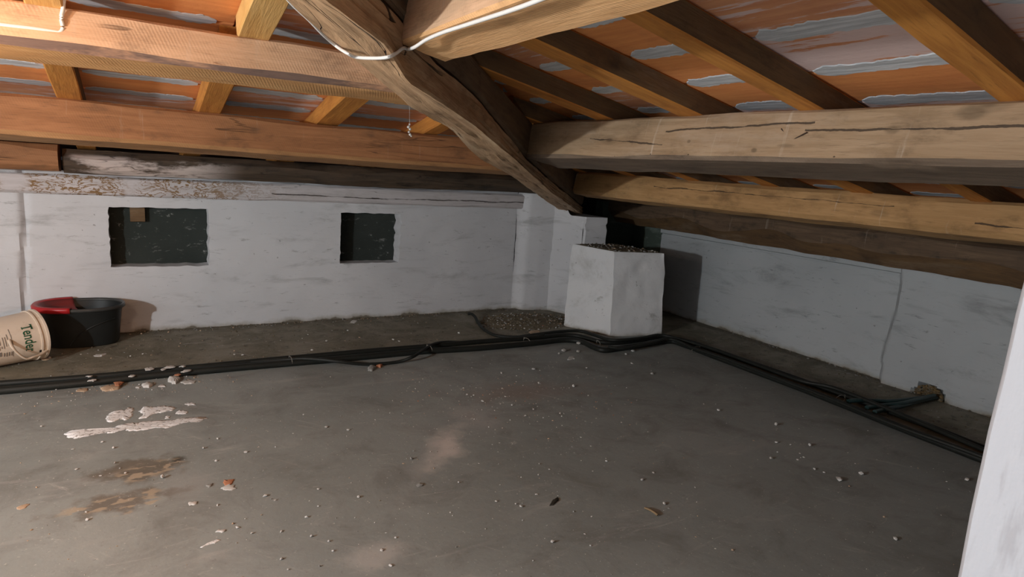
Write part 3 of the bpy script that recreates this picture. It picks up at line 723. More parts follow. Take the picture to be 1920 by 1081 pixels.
def hip(name, lower, mat):
    st = [-.9+i*.02 for i in range(int(3.44/.02))]
    secs = []
    O = Vector((0, .9, 1.2))
    ax = Vector((1, 1, -.2)).normalized(); yv = Vector((-1, 1, 0)).normalized(); zv = ax.cross(yv)
    Mw = Matrix(((ax.x, yv.x, zv.x, O.x), (ax.y, yv.y, zv.y, O.y), (ax.z, yv.z, zv.z, O.z), (0, 0, 0, 1))); Mi = Mw.inverted()
    V = []; Fc = []
    for q, x in enumerate(st):
        def P(k, c): # point on plane x-y=k at plan station x (of the right side), c = z+.2x
            xx = x+(k+.8)*.5*0
            return Vector((xx-( -.8-k)*0, xx-k, c-.2*xx))
        if lower:
            # stations perpendicular to the axis: shift left edge back along the hip
            def E(k, tab, sh=0):
                xs = x-(-.8-k)*.5; return Vector((xs, xs-k, interp(tab, xs)+sh-.2*xs))
            jag = .010*n3(x*11, 3, 0)+.006*n3(x*31, 5, 0)+.003*n3(x*80, 5, 0)
            bl = E(-1.0-jag, BLt); br = E(-.8+.4*jag, BRt); tr = E(-.8, CRt, -.006); tl = E(-1.0, CRt, -.006)
            corners = [bl, br, tr, tl]; ms = [10, 9, 3, 5]
        else:
            def E(k, tab, sh=0):
                xs = x-(-.8-k)*.5; c = (interp(tab, xs) if tab else 0)+sh; return Vector((xs, xs-k, c-.2*xs))
            w1 = .012+.01*n3(x*4, 9, 1)
            corners = [E(-.985, CRt, .004), E(-.8-w1, CRt, .007+.006*n3(x*9, 2, 2)), E(-.80, CRt, .022), E(-.80, None, 1.348), E(-.985, None, 1.348)]; ms = [4, 2, 6, 3, 4]
        P_ = []
        for c in range(len(corners)):
            a, b = corners[c], corners[(c+1) % len(corners)]
            for j in range(ms[c]): P_.append(a.lerp(b, j/ms[c]))
        cen = sum(corners, Vector())/len(corners)
        for j, p in enumerate(P_):
            d = (p-cen); L = d.length
            amp = .006 if lower else .003
            f = fbm(p.x*1.1-p.z*4, p.y*1.1+p.z*5, j*.35, 3.2, 4)*amp + amp*.5*n3(x*5, j*2.1, 3)
            if lower and 1 <= j <= 8:   # hewing hollows in the underside
                f -= .009*max(0, n3(x*6.5, j*.5, 11))*1.6
            V.append(Mi @ (p+d/L*f))
    m = len(V)//len(st)
    for i in range(len(st)-1):
        for j in range(m): a = i*m+j; b = i*m+(j+1) % m; Fc.append((a, b, b+m, a+m))
    Fc.append(tuple(range(m))); Fc.append(tuple((len(st)-1)*m+j for j in range(m)))
    o = mesh(name, V, Fc, mat, None, True, Mw); recalc(o); o.data.set_sharp_from_angle(angle=math.radians(30)); return o
h1 = hip('hip_beam', True, M['hip_log']); tag(h1, 'crooked rough-hewn hip beam slanting down to the far corner', 'beam')
h2 = hip('hip_beam', False, M['hip_upper']); tag(h2, 'dark upper hip timber lying on the crooked hip beam, black gap between', 'beam')

# ------------------------------------------------------------------ conduits and cables on the floor
def floorpath(pts, r, z=None):
    out = []
    for p in pts:
        zz = (p[2] if len(p) > 2 else (r if z is None else z)); out.append(onz(p[0], p[1], zz))
    return out
c1 = [(-60, 738), (0, 732), (100, 723), (200, 713), (300, 702), (400, 693), (500, 684), (620, 674), (720, 665), (800, 658), (900, 652), (1000, 643), (1055, 637), (1090, 640), (1110, 649), (1132, 656), (1160, 653), (1210, 645), (1255, 639), (1285, 647), (1330, 664), (1400, 690), (1500, 727), (1600, 766), (1700, 806), (1835, 858), (1900, 884)]
c2 = [(-60, 724), (0, 719), (100, 712), (200, 704), (300, 694), (400, 685), (500, 675), (600, 666), (700, 657), (800, 649), (900, 640), (1000, 633), (1050, 628), (1080, 629), (1105, 635), (1130, 641), (1160, 642), (1200, 637), (1240, 631), (1290, 640), (1340, 656), (1420, 684), (1520, 719), (1620, 754), (1720, 790), (1835, 836), (1900, 862)]
c3 = [(975, 631, .012), (1010, 626, .02), (1050, 621, .024), (1085, 620, .024), (1110, 626, .024), (1140, 636, .03), (1165, 637, .036), (1205, 633, .036), (1240, 628, .034), (1290, 640, .034), (1340, 655, .034), (1420, 684, .034), (1500, 713, .036), (1560, 726, .04), (1640, 756, .036), (1740, 798, .034), (1840, 841, .034), (1900, 866, .034)]
c4 = [(470, 678, .014), (530, 674, .02), (570, 672, .03), (605, 674, .035), (640, 678, .03), (680, 682, .014), (720, 681, .008), (750, 677, .010), (775, 668, .03), (795, 655, .034), (812, 645, .03), (835, 641, .02), (870, 641, .012), (910, 638, .009)]
c5 = [(877, 588, .035), (884, 588, .037), (891, 594, .028), (896, 604, .016), (906, 616, .011), (925, 627, .010), (950, 631, .011), (985, 631, .015), (1020, 628, .022)]
c6 = [(1140, 650, .03), (1175, 652, .03), (1215, 644, .035), (1255, 635, .035), (1300, 652, .035), (1360, 672, .035), (1450, 706, .035), (1560, 748, .035), (1680, 797, .035), (1835, 853, .035), (1900, 878, .035)]
for pth, r, lab, mt in ((c1, .0145, 'thickest black conduit at the front of the bundle along the floor', 'conduit'),
                    (c2, .0125, 'black conduit at the back of the bundle, nearest the walls', 'conduit'),
                    (c3, .009, 'thin black hose lying on top of the conduits past the masonry block', 'conduit'),
                    (c4, .0075, 'thin black cable looping over the bundle left of centre', 'conduit'),
                    (c5, .0085, 'short black hose with raised free end curling away from the bundle', 'conduit'),
                    (c6, .008, 'thin black cable between conduits towards right wall', 'conduit')):
    o = tube('conduit', floorpath(pth, r), r, M[mt], sub=6, k=10); tag(o, lab, 'pipe')
for k_, pth in enumerate(([(1590, 752, .03), (1620, 750, .03), (1660, 752, .026), (1700, 749, .02), (1735, 744, .018), (1752, 741, .018)], [(1640, 772, .03), (1665, 766, .024), (1695, 760, .02), (1725, 751, .018), (1755, 745, .016)], [(1625, 764, .028), (1655, 760, .024), (1690, 756, .03), (1725, 748, .03), (1752, 741, .03)])):
    o = tube('conduit', floorpath(pth, .01), .0095, M['conduit_teal'], sub=5); tag(o, 'dark teal pipe branching from the bundle into the broken hole, %s' % ['hindmost of three', 'front one of three', 'middle one of three'][k_], 'pipe')
def hoop(px, py, dirxy, rad, lab):
    c = onz(px, py, .018); d = Vector((dirxy[0], dirxy[1], 0)).normalized(); sd = Vector((-d.y, d.x, 0)); pts_ = []
    for i in range(13):
        a = 2*math.pi*i/12; pts_.append(c+sd*math.cos(a)*rad+Vector((0, 0, 1))*(math.sin(a)*.018))
    pts_.append(pts_[-1]+Vector((0, 0, .004))-sd*.004+Vector((0, 0, .012)))
    o = tube('cable_tie', pts_, .0014, M['tie'], sub=2, k=6); tag(o, lab, 'cable tie')
hoop(545, 676, (1, 0), .034, 'pale cable tie around the bundle below the smaller niche, left one')
hoop(805, 654, (1, 0), .034, 'pale cable tie where the looping cable crosses the bundle')
hoop(988, 640, (1, 0), .034, 'pale cable tie on the bundle just left of the masonry block')
hoop(1122, 645, (1, -.4), .036, 'pale cable tie on the bundle at the foot of the masonry block')
hoop(1305, 655, (.1, -1), .034, 'pale cable tie just right of the masonry block')
hoop(1575, 748, (0, -1), .036, 'pale cable tie on the bundle before the teal branch')

# white cables overhead
def onplane(x, y, nv, c):
    d = ray(x, y); return CAMPOS+d*((c-CAMPOS.dot(nv))/d.dot(nv))
w1 = [ony(x, y, 1.770) for x, y in ((-260, 12), (-120, 32), (0, 46), (60, 53), (100, 59), (112, 60), (118, 52), (115, 34), (118, 18))]+[ony(119, 5, 1.768), ony(121, -6, 1.755)]
o = tube('cable', w1, .0042, M['wire'], sub=5); tag(o, 'white cable clipped along the brightest purlin at upper left', 'cable')
nv = Vector((.2, 0, 1))
w2 = [onk(x, y, -1.012) for x, y in ((520, -22), (552, 12), (580, 38), (605, 64), (630, 86))]+[onplane(x, y, nv, 1.182) for x, y in ((650, 99), (668, 107), (700, 109), (728, 107))]+[onk(x, y, -.79) for x, y in ((744, 99), (756, 90), (765, 92))]+[onx(x, y, .475) for x, y in ((778, 88), (800, 74), (830, 61), (870, 48), (910, 35), (950, 22), (990, 8), (1040, -12), (1120, -45))]
o = tube('cable', w2, .0034, M['wire'], sub=5); tag(o, 'white cable wrapped under the hip beam and along the top centre purlin', 'cable')
# bent nail, cobweb
o = tube('bent_nail', [onx(1465, 241, 1.340), onx(1469, 246, 1.340), onx(1485, 263, 1.338), onx(1500, 255, 1.336), onx(1513, 248, 1.334)], .0017, M['iron'], sub=1, k=6); tag(o, 'bent rusty nail in a V shape on the large tan purlin', 'nail')
rw = random.Random(5); V = []; 
top_ = ony(767, 188, 2.3); o0 = empty('cobweb', ony(768, 240, 2.3)); tag(o0, 'dusty white cobweb strand hanging in front of the reddish purlin', 'cobweb')
tube('thread', [top_+Vector((0, 0, .02)), ony(768, 215, 2.3), ony(768, 236, 2.3)], .0006, M['web'], o0, sub=2, k=5)
bm = bmesh.new()
for (x, y, r) in ((768, 233, .0035), (766, 238, .0055), (769, 242, .005), (767, 247, .0045), (769, 252, .005), (771, 255, .003)):
    g = bmesh.ops.create_icosphere(bm, subdivisions=2, radius=r)
    c = ony(x, y, 2.3)
    for v in g['verts']: v.co = v.co*(1+.45*noise.noise(v.co*500))+c
m = bpy.data.meshes.new('fluff'); bm.to_mesh(m); bm.free(); m.materials.append(M['web']); o = bpy.data.objects.new('fluff', m); COL.objects.link(o); o.parent = o0; o.matrix_parent_inverse = o0.matrix_world.inverted()
# wood block in the larger niche
o = timber('wood_block', ony(243, 386, 3.545)+Vector((0, 0, .01)), ony(243, 386, 3.545)+Vector((0, 0, .01))+Vector((.062, 0, 0)), (0, 1, 0), .028, .085, M['rafter_side'], .001, .003, seg=.01); tag(o, 'small brown wood block at the top of the larger niche', 'wood')

# ------------------------------------------------------------------ mop bucket
mc = Vector((-.214, 3.335, 0)); mb_ = empty('mop_bucket', mc); tag(mb_, 'oval black mop bucket with red wringer against the left wall', 'bucket')
def loft(rings, K=56, sup=2.3):
    V = []; Fc = []
    for (a, b, z, dx, dy) in rings:
        for j in range(K):
            t = 2*math.pi*j/K; c, s = math.cos(t), math.sin(t)
            V.append((mc.x+dx+a*math.copysign(abs(c)**(2/sup), c), mc.y+dy+b*math.copysign(abs(s)**(2/sup), s), z))
    for i in range(len(rings)-1):
        for j in range(K): p = i*K+j; q = i*K+(j+1) % K; Fc.append((p, q, q+K, p+K))
    return V, Fc, K
tl = .006
V, Fc, K = loft([(.125, .075, 0, 0, 0), (.137, .087, .003, 0, 0), (.142, .092, .012, 0, 0), (.150, .102, .09, 0, 0), (.157, .110, .152, 0, 0), (.160, .113, .158, 0, 0), (.162, .115, .172, 0, 0), (.155, .108, .172, 0, 0), (.148, .100, .10, 0, 0), (.136, .086, .015, 0, 0), (.02, .02, .013, 0, 0)])
Fc.append(tuple(range(K))); Fc.append(tuple(10*K+j for j in range(K)))
o = mesh('tub', V, Fc, M['black_plastic'], mb_, True); recalc(o); o.data.set_sharp_from_angle(angle=math.radians(45))
V, Fc, K = loft([(.156, .109, .173, 0, 0), (.160, .113, .181, 0, 0), (.167, .120, .183, 0, 0), (.171, .124, .178, 0, 0), (.171, .124, .168, 0, 0), (.164, .117, .166, 0, 0)])
for j in range(K): Fc.append((5*K+j, 5*K+(j+1) % K, (j+1) % K, j))
o = mesh('rim', V, Fc, M['rim_plastic'], mb_, True); recalc(o); o['label'] = 'scuffed rolled rim'
# red wringer over the left half: rim band and sunken basket
def halfwring():
    A = []; ring = []
    Kk = 40; t0, t1 = math.radians(100), math.radians(262)
    prof_ = [(.176, .129, .166), (.178, .131, .184), (.172, .125, .190), (.150, .103, .186), (.132, .088, .165), (.10, .06, .150), (.05, .03, .146)]
    V = []; Fc = []
    for (a, b, z) in prof_:
        for j in range(Kk+1):
            t = t0+(t1-t0)*j/Kk; c, s = math.cos(t), math.sin(t)
            V.append((mc.x+a*math.copysign(abs(c)**(2/2.3), c), mc.y+b*math.copysign(abs(s)**(2/2.3), s), z))
    m_ = Kk+1
    return V, m_, Kk
V, m_, Kk = halfwring()
Fr = [(i*m_+j, i*m_+j+1, (i+1)*m_+j+1, (i+1)*m_+j) for i in range(3) for j in range(Kk)]
o = mesh('wringer_rim', V, Fr, M['red_plastic'], mb_, True); recalc(o); so = o.modifiers.new('s', 'SOLIDIFY'); so.thickness = .003; o['label'] = 'bright red wringer edge'
Fi = [(i*m_+j, i*m_+j+1, (i+1)*m_+j+1, (i+1)*m_+j) for i in range(3, 6) for j in range(Kk)]
Fi.append(tuple(6*m_+j for j in range(m_)))
o = mesh('wringer_basket', V, Fi, M['red_inner'], mb_, True); recalc(o); so = o.modifiers.new('s', 'SOLIDIFY'); so.thickness = .002; o['label'] = 'dull red sunken wringer basket'
def onell(px, f): # point on the front skin of the tub
    a = .142+.018*f[1]/.158; b = .092+.021*f[1]/.158; c = px/a; s = -(1-abs(c)**2.3)**(1/2.3)
    return Vector((mc.x+px, mc.y+b*s-.001, f[1]))
tube('moulded_rib', [onell(x, (0, z)) for x, z in ((-.04, .015), (-.02, .045), (.01, .075), (.05, .10), (.10, .118), (.13, .124))], .0022, M['black_plastic'], mb_, sub=5, k=6)

# ------------------------------------------------------------------ white bucket lying on its side
ax = Vector((.87, .49, .0)).normalized(); mouth = Vector((-.357, 3.135, .104)); Hb = .25; r1, r0 = .1, .088
base = mouth-ax*Hb; base.z = .0915
ax = (mouth-base).normalized(); e1 = Vector((0, 0, 1)); e1 = (e1-ax*e1.dot(ax)).normalized(); e2 = ax.cross(e1)
wbk = empty('plastic_bucket', Vector((base.x, base.y, 0))); tag(wbk, 'grimy white plastic bucket lying on its side at the left edge', 'bucket')
def cyl(t, v, dr=0.):   # t angle from the top towards the viewer, v distance from the base
    r = r0+(r1-r0)*v/Hb+dr; return base+ax*v+e1*(r*math.cos(t))-e2*(r*math.sin(t))*-1
front_sign = 1 if (e2.y < 0) else -1
def skin(t, v, dr=0.):
    r = r0+(r1-r0)*v/Hb+dr; return base+ax*v+e1*(r*math.cos(t))+e2*(front_sign*r*math.sin(t))
def revolve(name, prof_, mat, K=48, cap0=False, cap1=False):
    V = []; Fc = []
    for (v, r) in prof_:
        for j in range(K):
            t = 2*math.pi*j/K; V.append(base+ax*v+e1*(r*math.cos(t))+e2*(r*math.sin(t)))
    for i in range(len(prof_)-1):
        for j in range(K): p = i*K+j; q = i*K+(j+1) % K; Fc.append((p, q, q+K, p+K))
    if cap0: Fc.append(tuple(range(K)))
    if cap1: Fc.append(tuple((len(prof_)-1)*K+j for j in range(K)))
    o = mesh(name, V, Fc, mat, wbk, True); recalc(o); o.data.set_sharp_from_angle(angle=math.radians(40)); return o
revolve('body', [(0, .0), (0, r0-.004), (.004, r0), (Hb-.03, r1-.0014), (Hb, r1), (Hb, r1-.003), (.006, r0-.003), (.006, 0)], M['white_plastic'])
revolve('rim', [(Hb-.004, r1-.001), (Hb-.004, r1+.004), (Hb+.004, r1+.0045), (Hb+.005, r1-.003)], M['white_plastic'])
o = revolve('collar', [(Hb-.026, r1-.002), (Hb-.026, r1+.003), (Hb-.020, r1+.0035), (Hb-.018, r1)], M['white_plastic'])
ctr = .0
hp = [ony(16, 630, 3.02), ony(18, 640, 2.985), ony(25, 653, 2.965), ony(37, 665, 2.965), ony(50, 672, 2.975), ony(62, 669, 2.99), ony(76, 664, 3.02), ony(90, 654, 3.065)]
tube('handle', hp, .0062, M['handle'], wbk, sub=6, k=8, squash=.7)
bm = bmesh.new()
# lettering bent round the body: reads from the top down, letter tops towards the mouth
cu = bpy.data.curves.new('lettering', 'FONT'); cu.body = 'Tender'; cu.size = 1; cu.offset = .012; cu.resolution_u = 3
to = bpy.data.objects.new('lettering', cu); COL.objects.link(to); bpy.context.view_layer.update()
dg = bpy.context.evaluated_depsgraph_get(); tmsh = bpy.data.meshes.new_from_object(to.evaluated_get(dg)); bpy.data.objects.remove(to)
bt = bmesh.new(); bt.from_mesh(tmsh)
xs = [v.co.x for v in bt.verts]; wT = max(xs)-min(xs); x0_ = min(xs)
def serif(cx, cy, w, h): 
    vs = [bt.verts.new((cx-w/2, cy-h/2, 0)), bt.verts.new((cx+w/2, cy-h/2, 0)), bt.verts.new((cx+w/2, cy+h/2, 0)), bt.verts.new((cx-w/2, cy+h/2, 0))]; bt.faces.new(vs)
serif(x0_+.30, .03, .30, .055)
for fx in (.04, .54): serif(x0_+fx+.0, .62, .06, .16)
for fx in (.365, .49, .93): serif(x0_+wT*fx, .03, .16, .05)
bmesh.ops.subdivide_edges(bt, edges=[e for e in bt.edges if e.calc_length() > .12], cuts=2)
Lw = .112
for v in bt.verts:
    u = (v.co.x-x0_)/wT; vv = v.co.y*.052
    t = .82+u*Lw/.098; v.co = skin(t, Hb-.080+vv, .0012)
lm = bpy.data.meshes.new('lettering'); bt.to_mesh(lm); bt.free(); lm.materials.append(M['ink_green'])
o = bpy.data.objects.new('lettering', lm); COL.objects.link(o); o.parent = wbk; o.matrix_parent_inverse = wbk.matrix_world.inverted(); o['label'] = 'dark green word Tender'
rl = random.Random(9); V = []; Fc = []
def patch(t0, t1, v0, v1, dr=.0009):
    k0 = len(V)
    for i in range(5):
        t = t0+(t1-t0)*i/4; V.append(skin(t, v0, dr)); V.append(skin(t, v1, dr))
    for i in range(4): Fc.append((k0+2*i, k0+2*i+1, k0+2*i+3, k0+2*i+2))
patch(.95, 1.45, .062, .092); patch(1.75, 1.95, .068, .092); patch(.85, 2.05, .128, .131)
for i in range(9):
    v_ = .055+i*.0075; a = rl.uniform(1.0, 1.2); b_ = rl.uniform(1.5, 1.75)
    if .06 < v_ < .095: a = 1.5
    patch(a, b_+.0, v_, v_+.003)
for i in range(4): patch(1.8, 1.95+.05*rl.random(), .098+i*.008, .102+i*.008)
o = mesh('label_print', V, Fc, M['ink_grey'], wbk); o['label'] = 'faded grey printed panel and text rows'
V = []; Fc = []; patch(1.98, 2.10, Hb-.034, Hb-.018, .0035); mesh('rim_slot', V, Fc, M['black'], wbk)

# ------------------------------------------------------------------ dried paint and plaster scraps
def flatpiece(name, outline, th, mat, z0=.0, dome=.5, seed=0):
    """irregular flat scrap from an outline given as floor points"""
    P_ = []; n_ = len(outline)
    for i in range(n_):
        a, b = outline[i], outline[(i+1) % n_]; k = max(1, int((b-a).length/.003))
        for j in range(k):
            p = a.lerp(b, j/k); w = .0062*noise.fractal(Vector((p.x*95, p.y*95, seed)), .8, 2.1, 4); P_.append(Vector((p.x+w, p.y+w*.8, 0)))
    c = sum(P_, Vector())/len(P_); m = len(P_)
    V = [(p.x, p.y, z0) for p in P_]+[(p.x, p.y, z0+th*.55) for p in P_]
    V += [(c.x+(p.x-c.x)*.82, c.y+(p.y-c.y)*.82, z0+th*(1+dome*noise.noise(Vector((p.x*60, p.y*60, 3+seed))))) for p in P_]
    V.append((c.x, c.y, z0+th*1.15))
    Fc = []
    for i in range(m):
        j = (i+1) % m; Fc += [(i, j, j+m, i+m), (i+m, j+m, j+2*m, i+2*m), (i+2*m, j+2*m, 3*m)]
    Vl = [(v[0]-c.x, v[1]-c.y, v[2]) for v in V]
    return mesh(name, Vl, Fc, mat, None, True, Matrix.Translation((c.x, c.y, 0)))
def oval(px, py, rx, ry, ang=0, k=10, seed=0, jit=.3):
    r_ = random.Random(seed+int(px)); out = []
    for i in range(k):
        a = 2*math.pi*i/k; q = 1+r_.uniform(-jit, jit); x = rx*math.cos(a)*q; y = ry*math.sin(a)*q
        out.append(onz(px+x*math.cos(ang)-y*math.sin(ang), py+x*math.sin(ang)+y*math.cos(ang)))
    return out
streak = [(122, 812), (135, 806), (165, 807), (200, 804), (213, 803), (222, 797), (240, 793), (262, 791), (285, 789), (295, 788), (320, 788), (345, 784), (380, 781), (389, 784), (375, 790), (360, 791), (345, 792), (330, 797), (315, 802), (295, 801), (270, 806), (250, 808), (230, 805), (215, 811), (190, 812), (165, 817), (140, 822), (128, 820)]
o = flatpiece('paint_spill', [onz(*p) for p in streak], .0015, M['paint'], seed=1); tag(o, 'long streak of dried white paint on the floor at left', 'paint spill')
o = flatpiece('paint_spill', [onz(*p) for p in ((197, 783), (205, 775), (215, 770), (225, 768), (238, 769), (240, 763), (251, 765), (248, 773), (248, 780), (238, 787), (225, 785), (215, 790), (202, 791))], .0015, M['paint'], seed=2); tag(o, 'dried white paint blob above the left half of the long streak', 'paint spill')
o = flatpiece('paint_spill', [onz(*p) for p in ((262, 770), (270, 762), (290, 762), (310, 760), (330, 764), (325, 769), (308, 772), (290, 775), (275, 783), (258, 785), (270, 777))], .0015, M['paint'], seed=3); tag(o, 'pale bluish dried paint blob above the right half of the long streak', 'paint spill')
for i, (x, y, rx, ry, lab) in enumerate([(357, 757, 10, 3, 'small oval of dried paint farthest right above the long streak'), (340, 773, 12, 4, 'thin dried paint patch just above the right tip of the long streak'), (314, 782, 4, 3, 'tiny dried paint dot between the pale blob and the long streak'), (395, 1018, 18, 2.5, 'thin slanting dried paint mark near the bottom left of the floor'), (40, 950, 16, 4, 'tan paint smear on the floor near the left edge')]):
    o = flatpiece('paint_spill', oval(x, y, rx, ry, -.35 if i > 2 else 0, seed=i), .0012, M['paint'] if i < 4 else M['chip_tan'], seed=4+i); tag(o, lab, 'paint spill')
scr = [(280, 691, 11, 4, 'chip', 'white plaster flake on the back conduit, left of three in a row', .024), (306, 692, 6, 3, 'chip', 'smallest white flake on the back conduit between two larger ones', .024), (318, 688, 13, 3.5, 'chip', 'long white flake lying across the back conduit', .024), (344, 686, 7, 3, 'chip', 'white flake behind the back conduit, rightmost at the top', .022),
       (350, 695, 11, 4, 'chip', 'white flake lying between the two conduits at right of the cluster', .026), (248, 704, 7, 3, 'chip', 'lone white flake on the front conduit left of the cluster', .026), (169, 705, 6, 2.5, 'chip', 'upper of two white flakes on the conduits near the left edge', .024), (172, 713, 9, 3, 'chip', 'lower of two white flakes on the conduits near the left edge', .028),
       (277, 723, 11, 4, 'chip', 'white lumpy flake on the floor in front of the conduit, leftmost', 0), (325, 712, 11, 7, 'chip', 'triangular white plaster lump leaning on the front conduit', .0), (353, 716, 13, 4, 'chip', 'oval white flake in front of the conduit, rightmost', 0), (305, 723, 6, 3, 'chip', 'small white flake between two bigger flakes before the conduit', 0), (259, 726, 5, 2, 'chip', 'tiny white flake at left end of the flakes before the conduit', 0),
       (334, 702, 6, 3, 'chip_red', 'orange brick bit on the front conduit among white flakes', .028), (155, 731, 11, 3.5, 'chip_tan', 'flat tan mortar piece against the conduit near the left edge', 0), (208, 728, 19, 5, 'chip_tan', 'crumbled tan mortar pile before the conduit', 0), (221, 722, 9, 4, 'chip_red', 'reddish brick bit on the crumbled tan mortar', .008),
       (187, 666, 13, 2.5, 'chip', 'curled pale strip on the floor in front of the black mop bucket', 0), (85, 673, 9, 2, 'chip_tan', 'thin pale sliver beside the white bucket handle', 0), (429, 904, 11, 6, 'chip_red', 'orange brick flake on the open floor at left', 0), (430, 914, 11, 5, 'chip', 'white plaster flake touching the orange brick flake', 0), (360, 943, 9, 3.5, 'chip', 'elongated white flake below the brown floor stain', 0), (413, 996, 7, 3, 'chip', 'small white oval flake near the bottom left', 0),
       (697, 690, 8, 5, 'chip_grey', 'grey mortar cube in front of the bundle left of centre', 0), (712, 686, 6, 3, 'chip_red', 'red brick crumb beside the grey mortar cube', 0), (393, 910, 6, 3.5, 'chip_grey', 'grey mortar crumb left of the orange brick flake', 0), (1072, 671, 7, 3, 'chip', 'flat white flake on the floor below the masonry block', 0), (664, 603, 6, 3, 'chip', 'white flake on the dusty strip under the smaller niche', 0), (1002, 623, 9, 4, 'chip_tan', 'flat tan mortar piece behind the bundle left of the block', 0)]
for i, (x, y, rx, ry, mk, lab, z0) in enumerate(scr):
    th = .0022 if rx < 15 else .006
    if 'lump' in lab or 'cube' in lab: th = .009
    if 'crumbly' in lab or 'mortar pile' in lab: th = .006
    pts_ = oval(x, y, rx, ry, -.12, 9, i, .32)
    if z0 > .01:   # lies on a conduit: outline taken at that height
        c0 = onz(x, y, z0); cc = onz(x, y); pts_ = [Vector((c0.x+(p.x-cc.x)*.92, c0.y+(p.y-cc.y)*.6, 0)) for p in pts_]
    o = flatpiece('plaster_flake' if mk in ('chip', 'chip_grey') else ('brick_chip' if mk == 'chip_red' else 'mortar_piece'), pts_, th, M[mk], z0, .6, 20+i); tag(o, lab, 'debris')
# splinter and dark leaf scrap
a, b = onz(1209, 954), onz(1233, 968)
o = tube('wood_splinter', [a+Vector((0, 0, .004)), a.lerp(b, .5)+Vector((0, 0, .007)), b+Vector((0, 0, .005))], .0045, M['twig'], sub=4, k=6, squash=.6); tag(o, 'pale curled wood splinter on the open floor', 'splinter')
o = flatpiece('leaf_scrap', [onz(*p) for p in ((1030, 948), (1036, 938), (1046, 932), (1047, 938), (1040, 944), (1036, 948))], .004, M['twig_dark'], 0, .6, 77); tag(o, 'dark crumpled leaf scrap on the open floor', 'leaf')

# crumbs that can be told apart
NUM = 'first second third fourth fifth sixth seventh eighth ninth tenth eleventh twelfth thirteenth fourteenth fifteenth sixteenth seventeenth eighteenth nineteenth twentieth twenty-first twenty-second'.split()
def chips(lst, label, group, mats=('chip',)):
    lst = sorted(lst)
    r_ = random.Random(len(lst)*7+int(lst[0][0]))
    for i_, (x, y, r) in enumerate(lst):
        c = onz(x, y); R2 = r*(c-CAMPOS).dot(fw)/F
        me = pebble(r_, R2*.95, .55); me.materials.append(M[r_.choice(mats)])
        o = bpy.data.objects.new('plaster_crumb', me); COL.objects.link(o); o.location = (c.x, c.y, 0); o.rotation_euler.z = r_.uniform(0, 6)
        tag(o, label+(', %s from the left' % NUM[i_] if len(lst) > 1 else ''), 'debris', group)
chips([(1455, 830, 3), (1445, 860, 4), (1458, 848, 2.5), (1482, 834, 2.5), (1500, 850, 2.5), (1507, 857, 2.5), (1495, 862, 2), (1545, 886, 2.5), (1518, 836, 4), (1527, 880, 4), (1455, 798, 5)], 'pale crumb in the trail at right', 'trail of crumbs at right')
for (x, y, r, lab) in [(1574, 901, 6.5, 'largest white crumb at the lower end of the trail at right'), (1614, 890, 5, 'flat white crumb just right of the largest one in the trail'), (1679, 1011, 6.5, 'white plaster lump alone near the bottom right of the floor'), (1813, 900, 6, 'grey crumb beside the white post'), (1347, 770, 3.5, 'lone white crumb above the trail at right'), (786, 910, 6, 'grey crumb on the floor at bottom centre left'), (716, 1031, 4.5, 'white crumb near the bottom edge left of centre'), (1245, 945, 4, 'white crumb just above and right of the wood splinter'), (771, 861, 4, 'dark crumb on the pale dust patch'), (408, 947, 3, 'white crumb right of the elongated white flake')]:
    chips([(x, y, r)], lab, None, ('chip',) if 'white' in lab else ('chip_grey',))
chips([(1084, 645, 5), (1057, 659, 6), (1048, 664, 3), (1083, 660, 4), (1000, 693, 4), (1185, 682, 3), (1186, 659, 4), (1173, 665, 4), (1223, 701, 4), (1010, 719, 3.5), (1137, 708, 2.5), (1100, 690, 2.5)], 'white crumb before the masonry block', 'crumbs before the masonry block')
chips([(585, 657, 2.5), (737, 637, 3), (748, 640, 3), (455, 666, 3), (440, 665, 3), (268, 664, 2.5), (245, 668, 2.5), (612, 640, 2.5), (860, 625, 3)], 'pale crumb on dusty strip behind conduits', 'crumbs on the dusty strip')
chips([(236, 887, 3), (305, 896, 5), (163, 975, 4), (162, 960, 3), (213, 840, 3), (137, 842, 3), (78, 800, 2.5), (192, 829, 3), (216, 868, 3), (143, 880, 3), (188, 892, 3)], 'pale crumb around the brown floor stain', 'crumbs around the brown stain')
chips([(381, 841, 3.5), (408, 823, 3), (405, 864, 3), (461, 848, 3), (497, 930, 3.5), (516, 938, 3), (528, 996, 3.5), (575, 970, 3.5), (445, 989, 3.5), (472, 1000, 3), (584, 1006, 4), (617, 1015, 3.5), (625, 1033, 3.5), (597, 917, 3), (653, 806, 3), (612, 801, 3), (672, 932, 3), (528, 1048, 4), (540, 1068, 3), (732, 1060, 4), (742, 1008, 4), (860, 905, 3)], 'white crumb between paint streak and dust patch', 'crumbs left of centre')
chips([(876, 740, 3), (905, 752, 3), (960, 760, 2.5), (1000, 768, 3), (940, 700, 2.5), (1075, 725, 4), (1103, 742, 3), (1011, 870, 3), (1006, 927, 3), (1036, 1017, 4), (1137, 865, 2.5), (1204, 900, 3), (1225, 886, 2.5), (1030, 880, 2.5), (1010, 890, 2.5), (967, 945, 3), (977, 950, 3), (930, 940, 3), (985, 780, 2.5), (1050, 775, 2.5)], 'white crumb scattered mid floor', 'crumbs at the middle')

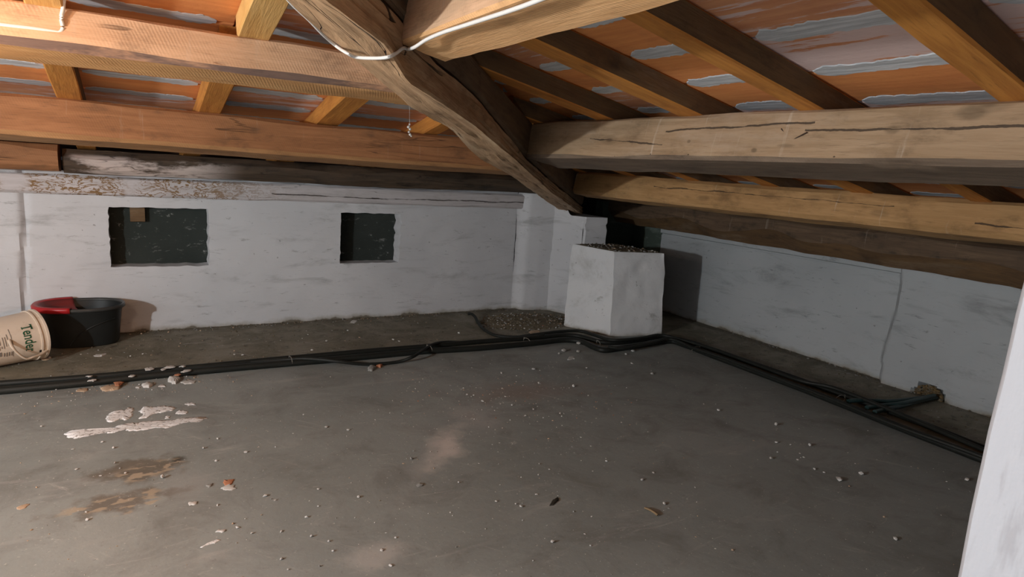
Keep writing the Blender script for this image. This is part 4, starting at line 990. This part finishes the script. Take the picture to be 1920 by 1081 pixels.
# fine grit nobody could count
pts = []; rg = random.Random(21)
def field(n_, fx, r0_, r1_, mats):
    for _ in range(n_):
        x, y = fx(); pts.append((x, y, 0, r0_+(r1_-r0_)*rg.random()**2.5, rg.choice(mats)))
def px_region(x0, x1, y0, y1):
    def f():
        p = onz(rg.uniform(x0, x1), rg.uniform(y0, y1)); return p.x, p.y
    return f
field(900, lambda: (rg.uniform(-1, 2.5), rg.uniform(.6, 2.6)), .0008, .0032, [1, 1, 2, 2, 4])
def g1_():
    a = onz(960, 745); return a.x+rg.gauss(0, .25), a.y+rg.gauss(0, .25)
field(320, g1_, .001, .0038, [1, 2, 2, 4, 3])
def g2_():
    a = onz(230, 730); return a.x+rg.gauss(0, .22), a.y+rg.gauss(0, .07)
field(200, g2_, .001, .004, [2, 2, 4, 4])
def g3_():
    a = onz(880, 850); return a.x+rg.gauss(0, .3), a.y+rg.gauss(0, .45)
field(250, g3_, .001, .003, [1, 2, 2])
field(800, lambda: (rg.uniform(-.6, 2.3), 2.76+rg.random()**.7*.68), .0012, .0055, [0, 0, 0, 0, 0, 1, 4, 2])
field(500, lambda: (2.62+rg.random()*.5, rg.uniform(.5, 2.6)), .0012, .005, [0, 0, 0, 0, 1])
field(500, lambda: (rg.uniform(-.5, 2.2), 3.475-abs(rg.gauss(0, .03))), .002, .006, [0, 0, 0, 4, 1])
field(350, lambda: (3.16-abs(rg.gauss(0, .03)), rg.uniform(.8, 2.6)), .002, .006, [0, 0, 0, 1])
o = scatter('floor_grit', pts, CH); tag(o, 'fine pale and brown grit strewn over the concrete floor', 'grit', None, 'stuff')
# rubble heap in the corner beside the nib
hx, hy = onz(985, 602).x, onz(985, 602).y
V = []; Fc = []; K = 36; R = 8
for i in range(R+1):
    for j in range(K):
        a = 2*math.pi*j/K; q = i/R
        x = hx+.30*q*math.cos(a); y = hy+.19*q*math.sin(a)
        z = .022*(1-q*q)*(1+.6*n3(x*14, y*14, 0))-.001*(i == R)
        V.append((x, min(y, 3.47), max(z, -.001)))
for i in range(R):
    for j in range(K): a = i*K+j; b = i*K+(j+1) % K; Fc.append((a, b, b+K, a+K))
heap = mesh('rubble_heap', V, Fc, M['rubble'], None, True); recalc(heap); heap.location.z = .0
tag(heap, 'low heap of brown dirt and rubble in the corner beside the block', 'rubble', None, 'stuff')
pts = []
for _ in range(750):
    a = rg.uniform(0, 6.283); q = math.sqrt(rg.random())*1.1; x = hx+.30*q*math.cos(a); y = min(hy+.19*q*math.sin(a), 3.47)
    z = max(0, .022*(1-q*q)*(1+.6*n3(x*14, y*14, 0)))-.001
    pts.append((x, y, z, rg.uniform(.0015, .0085), rg.choices([0, 1, 2, 4, 3], [8, 2.5, .8, .5, .12])[0]))
o = scatter('stones', pts, CH, heap); o['kind'] = 'stuff'
